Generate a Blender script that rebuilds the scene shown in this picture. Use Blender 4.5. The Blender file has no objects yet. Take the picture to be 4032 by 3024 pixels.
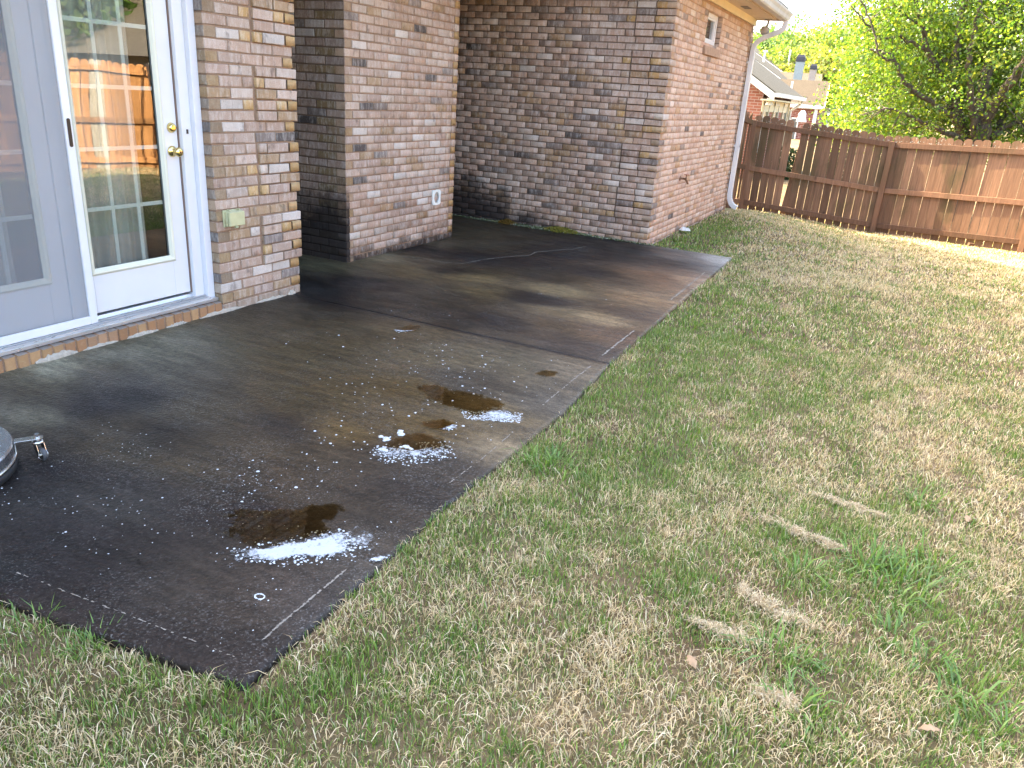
import bpy, math, random
import numpy as np
from mathutils import Matrix, Vector
random.seed(7); rng = np.random.default_rng(7)
S = bpy.context.scene
COL = S.collection

# ------------------------------------------------------------------ camera, sky, sun, exposure
cam = bpy.data.cameras.new('camera'); camo = bpy.data.objects.new('camera', cam); COL.objects.link(camo)
CAM = Vector((3.8557, -3.6170, 1.4449))
_r = Vector((0.892691, 0.446102, 0.064002)); _u = Vector((-0.212779, 0.292015, 0.932444)); _f = Vector((-0.397276, 0.846003, -0.355600))
camo.matrix_world = Matrix(((_r.x, _u.x, -_f.x, CAM.x), (_r.y, _u.y, -_f.y, CAM.y), (_r.z, _u.z, -_f.z, CAM.z), (0, 0, 0, 1)))
cam.sensor_width = 36.0; cam.lens = 36.0 * 3027 / 4032; cam.clip_end = 2000; cam.clip_start = 0.05
S.camera = camo

SUN_EL = math.radians(40); TO_SUN_AZ = math.atan2(0.10, -1.0)     # direction towards the sun in the xy plane
w = bpy.data.worlds.new('World'); S.world = w; w.use_nodes = True
nt = w.node_tree; nt.nodes.clear()
out = nt.nodes.new('ShaderNodeOutputWorld'); bg = nt.nodes.new('ShaderNodeBackground'); sky = nt.nodes.new('ShaderNodeTexSky')
sky.sky_type = 'NISHITA'; sky.sun_disc = False; sky.sun_elevation = SUN_EL
sky.sun_rotation = math.pi / 2 - TO_SUN_AZ
sky.air_density = 0.8; sky.dust_density = 4.0; sky.ozone_density = 1.0
bg.inputs['Strength'].default_value = 0.15
nt.links.new(sky.outputs[0], bg.inputs[0]); nt.links.new(bg.outputs[0], out.inputs[0])

sl = bpy.data.lights.new('sun', 'SUN'); sl.energy = 2.9; sl.angle = math.radians(0.5); sl.color = (1.0, 0.86, 0.64)
so = bpy.data.objects.new('sun', sl); COL.objects.link(so)
_to = Vector((math.cos(SUN_EL) * math.cos(TO_SUN_AZ), math.cos(SUN_EL) * math.sin(TO_SUN_AZ), math.sin(SUN_EL)))
so.rotation_euler = _to.to_track_quat('Z', 'Y').to_euler(); so.location = (-20, 0, 15)

vs = S.view_settings; vs.view_transform = 'Standard'; vs.look = 'None'; vs.gamma = 1.0; vs.use_curve_mapping = False
vs.exposure = 3.42
vs.use_white_balance = True; vs.white_balance_temperature = 7350; vs.white_balance_tint = 10
S.render.engine = 'CYCLES'
S.cycles.max_bounces = 7; S.cycles.diffuse_bounces = 3; S.cycles.glossy_bounces = 3; S.cycles.transparent_max_bounces = 12
S.cycles.use_denoising = True

# ------------------------------------------------------------------ helpers
def srgb(r, g, b):
    f = lambda c: (c / 255) / 12.92 if c / 255 <= 0.04045 else ((c / 255 + 0.055) / 1.055) ** 2.4
    return (f(r), f(g), f(b))

def link(o, parent=None):
    COL.objects.link(o)
    if parent is not None: o.parent = parent
    return o
def mesh_obj(name, me, parent=None, loc=(0, 0, 0)):
    o = bpy.data.objects.new(name, me); o.location = loc
    return link(o, parent)
def empty(name, loc=(0, 0, 0), label=None, cat=None, group=None):
    o = bpy.data.objects.new(name, None); o.location = loc; o.empty_display_size = 0.2; link(o)
    tag(o, label, cat, group); return o
def tag(o, label=None, cat=None, group=None, kind=None):
    if label: o['label'] = label
    if cat: o['category'] = cat
    if group: o['group'] = group
    if kind: o['kind'] = kind
    return o

class MB:
    """collects simple solids and links them as ONE mesh object"""
    def __init__(s): s.v = []; s.f = []; s.m = []
    def add(s, vs_, fs_, m=0):
        b = len(s.v); s.v += [tuple(p) for p in vs_]; s.f += [tuple(b + i for i in q) for q in fs_]; s.m += [m] * len(fs_)
    def box(s, x0, x1, y0, y1, z0, z1, m=0):
        s.add([(x0, y0, z0), (x1, y0, z0), (x1, y1, z0), (x0, y1, z0), (x0, y0, z1), (x1, y0, z1), (x1, y1, z1), (x0, y1, z1)],
              [(0, 3, 2, 1), (4, 5, 6, 7), (0, 1, 5, 4), (1, 2, 6, 5), (2, 3, 7, 6), (3, 0, 4, 7)], m)
    def tube(s, pts, rad, n=10, m=0, cap=True):
        pts = [Vector(p) for p in pts]; k = len(pts); rad = rad if hasattr(rad, '__len__') else [rad] * k
        b = len(s.v); ref = None
        for i, p in enumerate(pts):
            t = (pts[min(i + 1, k - 1)] - pts[max(i - 1, 0)]).normalized()
            if ref is None:
                ref = t.orthogonal().normalized()
            ref = (ref - t * ref.dot(t)).normalized(); bi = t.cross(ref)
            for j in range(n):
                a = 2 * math.pi * j / n
                s.v.append(tuple(p + (ref * math.cos(a) + bi * math.sin(a)) * rad[i]))
        for i in range(k - 1):
            for j in range(n):
                j2 = (j + 1) % n
                s.f.append((b + i * n + j, b + i * n + j2, b + (i + 1) * n + j2, b + (i + 1) * n + j)); s.m.append(m)
        if cap:
            s.f.append(tuple(b + j for j in reversed(range(n)))); s.m.append(m)
            s.f.append(tuple(b + (k - 1) * n + j for j in range(n))); s.m.append(m)
    def sweep(s, pts, prof, ups, m=0, cap=True):
        """profile (a,b) pairs swept along pts; ups = up vector per point"""
        pts = [Vector(p) for p in pts]; k = len(pts); n = len(prof); b0 = len(s.v)
        for i, p in enumerate(pts):
            t = (pts[min(i + 1, k - 1)] - pts[max(i - 1, 0)]).normalized()
            u = Vector(ups[i]); u = (u - t * u.dot(t)).normalized(); sd = t.cross(u)
            for a, c in prof: s.v.append(tuple(p + sd * a + u * c))
        for i in range(k - 1):
            for j in range(n):
                j2 = (j + 1) % n
                s.f.append((b0 + i * n + j, b0 + i * n + j2, b0 + (i + 1) * n + j2, b0 + (i + 1) * n + j)); s.m.append(m)
        if cap:
            s.f.append(tuple(b0 + j for j in reversed(range(n)))); s.m.append(m)
            s.f.append(tuple(b0 + (k - 1) * n + j for j in range(n))); s.m.append(m)
    def lathe(s, prof, n=24, axis='z', c=(0, 0, 0), m=0):
        b = len(s.v); k = len(prof)
        for r, h in prof:
            for j in range(n):
                a = 2 * math.pi * j / n; p = (r * math.cos(a), r * math.sin(a), h)
                if axis == 'x': p = (p[2], p[0], p[1])
                if axis == 'y': p = (p[1], p[2], p[0])
                s.v.append((p[0] + c[0], p[1] + c[1], p[2] + c[2]))
        for i in range(k - 1):
            for j in range(n):
                j2 = (j + 1) % n
                s.f.append((b + i * n + j, b + i * n + j2, b + (i + 1) * n + j2, b + (i + 1) * n + j)); s.m.append(m)
        s.f.append(tuple(b + j for j in reversed(range(n)))); s.m.append(m)
        s.f.append(tuple(b + (k - 1) * n + j for j in range(n))); s.m.append(m)
    def mesh(s, name, mats, smooth=False):
        me = bpy.data.meshes.new(name); me.from_pydata(s.v, [], s.f)
        for m in (mats if isinstance(mats, (list, tuple)) else [mats]): me.materials.append(m)
        me.polygons.foreach_set('material_index', s.m)
        if smooth: me.polygons.foreach_set('use_smooth', [True] * len(s.f))
        me.update(); return me
    def build(s, name, mats, parent=None, smooth=False, bevel=0.0, loc=(0, 0, 0)):
        o = mesh_obj(name, s.mesh(name, mats, smooth), parent, loc)
        if bevel > 0:
            md = o.modifiers.new('bevel', 'BEVEL'); md.width = bevel; md.segments = 2; md.limit_method = 'ANGLE'; md.angle_limit = math.radians(40)
        return o

def np_mesh(name, verts, loops, starts, mat, col=None, smooth=False, matidx=None):
    """fast mesh from numpy arrays; col = per-vertex rgb"""
    me = bpy.data.meshes.new(name)
    nv = len(verts); nl = len(loops); nf = len(starts)
    me.vertices.add(nv); me.loops.add(nl); me.polygons.add(nf)
    me.vertices.foreach_set('co', np.ascontiguousarray(verts, np.float32).ravel())
    me.loops.foreach_set('vertex_index', np.ascontiguousarray(loops, np.int32).ravel())
    me.polygons.foreach_set('loop_start', np.ascontiguousarray(starts, np.int32))
    if smooth: me.polygons.foreach_set('use_smooth', np.ones(nf, bool))
    if matidx is not None: me.polygons.foreach_set('material_index', np.ascontiguousarray(matidx, np.int32))
    for m in (mat if isinstance(mat, (list, tuple)) else [mat]): me.materials.append(m)
    if col is not None:
        a = me.attributes.new('Col', 'FLOAT_COLOR', 'POINT')
        a.data.foreach_set('color', np.c_[col, np.ones(len(col))].astype(np.float32).ravel())
    me.update(calc_edges=True); return me

# ------------------------------------------------------------------ materials
class N:
    """tiny node-tree builder"""
    def __init__(s, name):
        s.m = bpy.data.materials.new(name); s.m.use_nodes = True; s.t = s.m.node_tree; s.t.nodes.clear()
        s.out = s.t.nodes.new('ShaderNodeOutputMaterial')
    def n(s, typ, **kw):
        nd = s.t.nodes.new(typ)
        for k, v in kw.items():
            if hasattr(nd, k): setattr(nd, k, v)
        return nd
    def l(s, a, b): s.t.links.new(a, b)
    def pos(s, scale=(1, 1, 1)):
        g = s.n('ShaderNodeNewGeometry'); mp = s.n('ShaderNodeMapping'); mp.inputs['Scale'].default_value = scale
        s.l(g.outputs['Position'], mp.inputs['Vector']); return mp.outputs[0]
    def noise(s, vec, scale, detail=4, rough=0.6, dim='3D'):
        nd = s.n('ShaderNodeTexNoise'); nd.inputs['Scale'].default_value = scale; nd.inputs['Detail'].default_value = detail; nd.inputs['Roughness'].default_value = rough
        s.l(vec, nd.inputs['Vector']); return nd.outputs['Fac']
    def ramp(s, fac, stops):
        r = s.n('ShaderNodeValToRGB'); el = r.color_ramp.elements
        while len(el) < len(stops): el.new(0.5)
        for e, (p, c) in zip(el, stops):
            e.position = p; e.color = (c, c, c, 1) if not hasattr(c, '__len__') else (*c, 1)
        s.l(fac, r.inputs[0]); return r.outputs[0]
    def mix(s, fac, a, b, blend='MIX'):
        nd = s.n('ShaderNodeMix'); nd.data_type = 'RGBA'; nd.blend_type = blend
        for sock, v in ((nd.inputs[0], fac), (nd.inputs[6], a), (nd.inputs[7], b)):
            if hasattr(v, 'is_linked') or isinstance(v, bpy.types.NodeSocket): s.l(v, sock)
            elif hasattr(v, '__len__'): sock.default_value = (*v, 1)
            else: sock.default_value = v
        return nd.outputs[2]
    def math(s, op, a, b=0.0):
        nd = s.n('ShaderNodeMath'); nd.operation = op
        for sock, v in ((nd.inputs[0], a), (nd.inputs[1], b)):
            if isinstance(v, bpy.types.NodeSocket): s.l(v, sock)
            else: sock.default_value = v
        return nd.outputs[0]
    def bsdf(s, color, rough=0.6, bump=None, bstr=0.3, bdist=0.01, **kw):
        b = s.n('ShaderNodeBsdfPrincipled')
        for k, v in (('Base Color', color), ('Roughness', rough)):
            if isinstance(v, bpy.types.NodeSocket): s.l(v, b.inputs[k])
            else: b.inputs[k].default_value = (*v, 1) if hasattr(v, '__len__') else v
        for k, v in kw.items():
            k = k.replace('_', ' ')
            if isinstance(v, bpy.types.NodeSocket): s.l(v, b.inputs[k])
            else: b.inputs[k].default_value = v
        if bump is not None:
            bp = s.n('ShaderNodeBump'); bp.inputs['Strength'].default_value = bstr; bp.inputs['Distance'].default_value = bdist
            s.l(bump, bp.inputs['Height']); s.l(bp.outputs[0], b.inputs['Normal'])
        s.l(b.outputs[0], s.out.inputs[0]); return b

def simple(name, c, rough=0.5, var=0.12, scale=8, bstr=0.15, bscale=60, metal=0.0, spec=0.5, stretch=(1, 1, 1)):
    k = N(name); p = k.pos(stretch); f = k.noise(p, scale)
    col = k.mix(k.ramp(f, [(0.3, 0.0), (0.75, 1.0)]), tuple(x * (1 - var) for x in c), tuple(min(1, x * (1 + var)) for x in c))
    rr = k.ramp(k.noise(p, scale * 2.3), [(0.3, max(0.02, rough * 0.8)), (0.7, min(1, rough * 1.15))])
    k.bsdf(col, rr, k.noise(p, bscale, 3), bstr, 0.003, Metallic=metal, Specular_IOR_Level=spec); return k.m

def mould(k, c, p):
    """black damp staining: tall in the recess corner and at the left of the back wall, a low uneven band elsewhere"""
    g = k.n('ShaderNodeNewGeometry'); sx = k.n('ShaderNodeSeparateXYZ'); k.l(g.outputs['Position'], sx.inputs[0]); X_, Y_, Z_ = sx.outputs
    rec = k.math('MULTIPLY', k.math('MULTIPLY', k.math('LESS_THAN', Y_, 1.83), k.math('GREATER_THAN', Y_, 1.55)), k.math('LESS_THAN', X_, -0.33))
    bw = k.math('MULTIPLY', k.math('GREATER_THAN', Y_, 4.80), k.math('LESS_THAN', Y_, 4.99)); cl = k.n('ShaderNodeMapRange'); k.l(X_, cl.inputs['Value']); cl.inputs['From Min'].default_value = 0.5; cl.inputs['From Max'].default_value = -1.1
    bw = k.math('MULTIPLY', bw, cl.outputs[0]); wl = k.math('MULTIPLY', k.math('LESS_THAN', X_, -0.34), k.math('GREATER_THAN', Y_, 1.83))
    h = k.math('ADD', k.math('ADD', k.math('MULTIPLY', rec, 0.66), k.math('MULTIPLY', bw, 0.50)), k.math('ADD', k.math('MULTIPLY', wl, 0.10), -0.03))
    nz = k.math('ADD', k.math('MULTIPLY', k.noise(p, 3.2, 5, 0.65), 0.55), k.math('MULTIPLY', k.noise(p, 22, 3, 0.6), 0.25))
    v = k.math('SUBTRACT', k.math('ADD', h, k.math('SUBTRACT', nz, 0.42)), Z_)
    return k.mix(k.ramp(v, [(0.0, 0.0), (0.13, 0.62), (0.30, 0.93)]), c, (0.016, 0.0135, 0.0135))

def brick_mat(name, use_attr, end, grout_side=False):
    k = N(name); p = k.pos()
    if use_attr:
        a = k.n('ShaderNodeAttribute'); a.attribute_name = 'Col'; base = a.outputs['Color']
    else:
        a = k.n('ShaderNodeObjectInfo'); base = a.outputs['Color']
    ps = k.pos((31, 31, 8))
    streak = k.ramp(k.noise(ps, 1.0, 6, 0.75), [(0.47, 0.0), (0.60, 1.0)])
    blot = k.ramp(k.noise(p, 14, 4, 0.6), [(0.45, 0.0), (0.72, 1.0)])
    if end:
        g = k.mix(0.35, base, (0.43, 0.275, 0.13))
        c = k.mix(k.math('MULTIPLY', blot, 0.5), g, (0.20, 0.115, 0.055))
        c = k.mix(k.math('MULTIPLY', streak, 0.18), c, (0.50, 0.42, 0.32))
    else:
        c = k.mix(k.math('MULTIPLY', streak, 0.55), base, k.mix(0.55, base, (0.70, 0.65, 0.60)))
        dk = k.ramp(k.noise(k.pos((9, 9, 5)), 1.5, 5, 0.6), [(0.58, 0.0), (0.68, 1.0)])
        c = k.mix(k.math('MULTIPLY', dk, 0.62), c, k.mix(0.72, base, (0.045, 0.036, 0.036)))
        c = k.mix(k.math('MULTIPLY', blot, 0.30), c, k.mix(0.5, base, (0.23, 0.13, 0.075)))
    fine = k.ramp(k.noise(p, 260, 2), [(0.3, 0.75), (0.7, 1.15)])
    c = mould(k, k.mix(1.0, c, fine, 'MULTIPLY'), p)
    h = k.math('ADD', k.noise(p, 90, 4), k.math('MULTIPLY', k.noise(ps, 1.0, 3), 0.6))
    k.bsdf(c, 0.9, h, 0.55, 0.004, Specular_IOR_Level=0.25); return k.m

def mortar_mat(name, c):
    k = N(name); p = k.pos(); f = k.ramp(k.noise(p, 5, 5), [(0.3, 0.0), (0.7, 1.0)])
    col = k.mix(f, tuple(x * 0.62 for x in c), tuple(x * 1.2 for x in c))
    col = k.mix(k.ramp(k.noise(p, 160, 2), [(0.35, 0.0), (0.7, 0.5)]), col, tuple(x * 1.6 for x in c))
    col = mould(k, col, p)
    k.bsdf(col, 0.95, k.noise(p, 220, 3), 0.7, 0.004, Specular_IOR_Level=0.15); return k.m

M = {}
M['brick_o'] = brick_mat('brick_face', False, False); M['brick_oe'] = brick_mat('brick_end', False, True)
M['brick_a'] = brick_mat('brick_face_joined', True, False); M['brick_ae'] = brick_mat('brick_end_joined', True, True)
M['mortar_tan'] = mortar_mat('mortar_tan', (0.27, 0.18, 0.125))
M['mortar_dark'] = mortar_mat('mortar_dark', (0.15, 0.105, 0.078))
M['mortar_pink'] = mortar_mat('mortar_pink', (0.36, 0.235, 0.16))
M['white'] = simple('white_paint', (0.70, 0.71, 0.74), 0.35, 0.05, 3, 0.05, 200)
M['door'] = simple('white_door', (0.68, 0.69, 0.71), 0.42, 0.05, 2, 0.05, 150)
M['cream'] = simple('cream_moulding', (0.66, 0.66, 0.54), 0.4, 0.06, 4, 0.05, 100)
M['grid'] = simple('muntin_white', (0.82, 0.84, 0.82), 0.5, 0.03, 4, 0.03)
M['alu'] = simple('brushed_sill', (0.62, 0.64, 0.67), 0.32, 0.12, 6, 0.05, 80, metal=0.75, stretch=(8, 1, 8))
M['darkgap'] = simple('weatherstrip', (0.07, 0.05, 0.04), 0.8)
M['brown_strip'] = simple('brown_weatherstrip', (0.20, 0.13, 0.10), 0.7)
M['black'] = simple('black_plastic', (0.012, 0.012, 0.014), 0.4)
M['brass'] = simple('polished_brass', (0.80, 0.62, 0.27), 0.14, 0.06, 20, 0.02, metal=1.0)
M['curtain'] = simple('grey_curtain', (0.58, 0.54, 0.50), 0.9, 0.12, 3, 0.2, 300, stretch=(1, 6, 0.2))
M['room'] = simple('dim_room', (0.09, 0.08, 0.075), 0.9)
M['outlet'] = simple('cream_plastic', (0.50, 0.50, 0.30), 0.38, 0.12, 10, 0.05)
M['plate'] = simple('white_plate', (0.72, 0.76, 0.74), 0.5, 0.08, 30, 0.1)
M['pipe'] = simple('grey_pipe', (0.33, 0.35, 0.34), 0.5, 0.15, 20)
M['soffit'] = simple('cream_soffit', (0.66, 0.55, 0.42), 0.6, 0.06, 5)
M['frieze'] = simple('cream_frieze', (0.74, 0.66, 0.46), 0.6, 0.06, 4)
M['gutter'] = simple('dull_gutter', (0.52, 0.52, 0.52), 0.45, 0.16, 5, 0.05, stretch=(1, 1, 0.3))
M['spout'] = simple('white_downspout', (0.66, 0.67, 0.68), 0.42, 0.16, 5, 0.05, stretch=(1, 1, 0.3))
M['shingle'] = simple('grey_shingle', (0.16, 0.145, 0.12), 0.9, 0.3, 12, 0.5, 60)
M['rust'] = simple('bronze_spigot', (0.22, 0.12, 0.07), 0.5, 0.3, 60, metal=0.6)
M['bulb'] = simple('frosted_bulb', (0.42, 0.38, 0.34), 0.25, 0.1, 20)
M['steel'] = simple('stainless', (0.50, 0.52, 0.55), 0.26, 0.12, 14, 0.05, 40, metal=0.95)
M['chrome'] = simple('zinc', (0.62, 0.61, 0.60), 0.22, 0.1, 30, metal=1.0)
M['rubber'] = simple('black_rubber', (0.016, 0.017, 0.02), 0.7)
M['tyre'] = simple('grey_tyre', (0.07, 0.07, 0.075), 0.6)
M['foam'] = simple('soap_foam', (0.55, 0.60, 0.64), 0.4, 0.06, 60, 0.4, 200)
M['mineral'] = simple('mineral_deposit', (0.26, 0.235, 0.20), 0.8, 0.3, 40)
def film_mat(name, water):
    k = N(name); p = k.pos(); at = k.n('ShaderNodeAttribute'); at.attribute_name = 'Col'; sx = k.n('ShaderNodeSeparateColor'); k.l(at.outputs['Color'], sx.inputs[0])
    n1 = k.ramp(k.noise(p, 75 if not water else 42, 5, 0.7), [(0.36, 0.0), (0.64, 1.0)]); n2 = k.ramp(k.noise(p, 15, 3, 0.6), [(0.34, 0.0), (0.66, 1.0)])
    nz = k.math('ADD', k.math('MULTIPLY', n1, 0.62 if not water else 0.42), k.math('MULTIPLY', n2, 0.55))
    lv = k.math('SUBTRACT', k.math('ADD', k.math('MULTIPLY', sx.outputs[0], 1.1 if not water else 1.35), nz), 1.0)
    al = k.ramp(lv, [(0.0, 0.0), (0.62 if not water else 0.16, 0.80 if not water else 1.0)])
    tr = k.n('ShaderNodeBsdfTransparent'); mx = k.n('ShaderNodeMixShader'); k.l(al, mx.inputs[0]); k.l(tr.outputs[0], mx.inputs[1])
    if water:
        t2 = k.n('ShaderNodeBsdfTransparent'); t2.inputs[0].default_value = (0.80, 0.70, 0.50, 1); gl = k.n('ShaderNodeBsdfGlossy'); gl.inputs['Roughness'].default_value = 0.03
        fr = k.n('ShaderNodeFresnel'); fr.inputs['IOR'].default_value = 1.42; m2 = k.n('ShaderNodeMixShader'); k.l(fr.outputs[0], m2.inputs[0]); k.l(t2.outputs[0], m2.inputs[1]); k.l(gl.outputs[0], m2.inputs[2]); k.l(m2.outputs[0], mx.inputs[2])
    else:
        b = k.n('ShaderNodeBsdfPrincipled'); b.inputs['Base Color'].default_value = (0.60, 0.66, 0.71, 1); b.inputs['Roughness'].default_value = 0.4
        bp = k.n('ShaderNodeBump'); bp.inputs['Strength'].default_value = 0.6; bp.inputs['Distance'].default_value = 0.004; k.l(k.noise(p, 140, 3), bp.inputs['Height']); k.l(bp.outputs[0], b.inputs['Normal']); k.l(b.outputs[0], mx.inputs[2])
    k.l(mx.outputs[0], k.out.inputs[0]); return k.m
M['film'] = film_mat('suds_film', False); M['water'] = film_mat('puddle_water', True)
M['scrap'] = simple('white_scrap', (0.75, 0.75, 0.73), 0.6)
M['dryleaf'] = simple('dry_leaf', (0.40, 0.27, 0.16), 0.8, 0.2, 30)

def glass_mat(name, tint, wav):
    k = N(name); p = k.pos((1, 1, 0.6))
    bp = k.n('ShaderNodeBump'); bp.inputs['Strength'].default_value = wav; bp.inputs['Distance'].default_value = 0.02
    k.l(k.noise(p, 2.2, 1, 0.3), bp.inputs['Height'])
    tr = k.n('ShaderNodeBsdfTransparent'); tr.inputs[0].default_value = (*tint, 1)
    gl = k.n('ShaderNodeBsdfGlossy'); gl.inputs['Roughness'].default_value = 0.0; k.l(bp.outputs[0], gl.inputs['Normal'])
    fr = k.n('ShaderNodeFresnel'); fr.inputs['IOR'].default_value = 1.75
    mx = k.n('ShaderNodeMixShader'); ge = k.n('ShaderNodeNewGeometry'); k.l(k.math('MULTIPLY', k.math('ADD', fr.outputs[0], 0.12), k.math('SUBTRACT', 1.0, ge.outputs['Backfacing'])), mx.inputs[0]); k.l(tr.outputs[0], mx.inputs[1]); k.l(gl.outputs[0], mx.inputs[2])
    k.l(mx.outputs[0], k.out.inputs[0]); return k.m
M['glass'] = glass_mat('window_glass', (0.80, 0.83, 0.82), 0.10)

def mesh_screen():
    k = N('insect_screen'); tr = k.n('ShaderNodeBsdfTransparent'); df = k.n('ShaderNodeBsdfDiffuse'); df.inputs[0].default_value = (0.34, 0.35, 0.37, 1)
    mx = k.n('ShaderNodeMixShader'); mx.inputs[0].default_value = 0.30; k.l(tr.outputs[0], mx.inputs[1]); k.l(df.outputs[0], mx.inputs[2]); k.l(mx.outputs[0], k.out.inputs[0]); return k.m
M['screen'] = mesh_screen()

def leaf_mat(name, rough=0.4, tr=0.45, gain=1.0):
    k = N(name); a = k.n('ShaderNodeAttribute'); a.attribute_name = 'Col'
    b = k.n('ShaderNodeBsdfPrincipled'); b.inputs['Roughness'].default_value = rough; k.l(a.outputs['Color'], b.inputs['Base Color'])
    t = k.n('ShaderNodeBsdfTranslucent'); k.l(k.mix(1.0, a.outputs['Color'], (1.15 * gain, 1.25 * gain, 0.55 * gain), 'MULTIPLY'), t.inputs[0])
    mx = k.n('ShaderNodeMixShader'); mx.inputs[0].default_value = tr; k.l(b.outputs[0], mx.inputs[1]); k.l(t.outputs[0], mx.inputs[2]); k.l(mx.outputs[0], k.out.inputs[0]); return k.m
M['leaf'] = leaf_mat('pear_leaf', 0.32, 0.5, 1.5)
M['farleaf'] = leaf_mat('far_leaf', 0.7, 0.4, 1.3)
M['grass'] = leaf_mat('grass_blade', 0.55, 0.3)
M['weed'] = leaf_mat('weed_blade', 0.45, 0.35, 1.1)

def bark():
    k = N('bark'); p = k.pos((14, 14, 2.5)); f = k.noise(p, 1.5, 5)
    k.bsdf(k.ramp(f, [(0.3, (0.028, 0.022, 0.018)), (0.7, (0.13, 0.105, 0.085))]), 0.9, f, 0.8, 0.02); return k.m
M['bark'] = bark()

def fence_mat(name, c0, c1, moss):
    k = N(name); oi = k.n('ShaderNodeObjectInfo')
    tc = k.n('ShaderNodeTexCoord'); mp = k.n('ShaderNodeMapping'); k.l(tc.outputs['Object'], mp.inputs[0]); mp.inputs['Scale'].default_value = (40, 40, 2.2)
    ad = k.n('ShaderNodeVectorMath'); ad.operation = 'ADD'; k.l(mp.outputs[0], ad.inputs[0])
    sc = k.n('ShaderNodeVectorMath'); sc.operation = 'SCALE'; k.l(oi.outputs['Location'], sc.inputs[0]); sc.inputs['Scale'].default_value = 7.3
    k.l(sc.outputs[0], ad.inputs[1])
    grain = k.noise(ad.outputs[0], 1.0, 5, 0.6)
    c = k.mix(k.ramp(grain, [(0.3, 0.0), (0.7, 1.0)]), c0, c1)
    rnd = k.ramp(oi.outputs['Random'], [(0.0, 0.62), (1.0, 1.28)])
    c = k.mix(1.0, c, rnd, 'MULTIPLY')
    p = k.pos((1, 1, 0.5)); ms = k.ramp(k.noise(p, 2.4, 4, 0.6), [(0.5, 0.0), (0.66, 1.0)])
    c = k.mix(k.math('MULTIPLY', ms, moss), c, (0.075, 0.06, 0.028))
    kn = k.n('ShaderNodeTexVoronoi'); kn.inputs['Scale'].default_value = 3.1; k.l(p, kn.inputs['Vector'])
    c = k.mix(k.ramp(kn.outputs['Distance'], [(0.04, 0.75), (0.10, 0.0)]), c, (0.05, 0.025, 0.018))
    k.bsdf(c, 0.85, grain, 0.5, 0.004, Specular_IOR_Level=0.25); return k.m
M['picket'] = fence_mat('stained_picket', (0.13, 0.075, 0.046), (0.235, 0.135, 0.082), 0.7)
M['rail'] = fence_mat('stained_rail', (0.135, 0.074, 0.045), (0.22, 0.122, 0.074), 0.35)
M['cedar'] = fence_mat('orange_picket', (0.30, 0.15, 0.06), (0.46, 0.25, 0.11), 0.12)
M['grey_cedar'] = fence_mat('grey_picket', (0.28, 0.26, 0.21), (0.42, 0.40, 0.33), 0.1)
M['lichen'] = simple('lichen', (0.34, 0.35, 0.30), 0.95, 0.3, 60, 0.8, 120)
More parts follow.
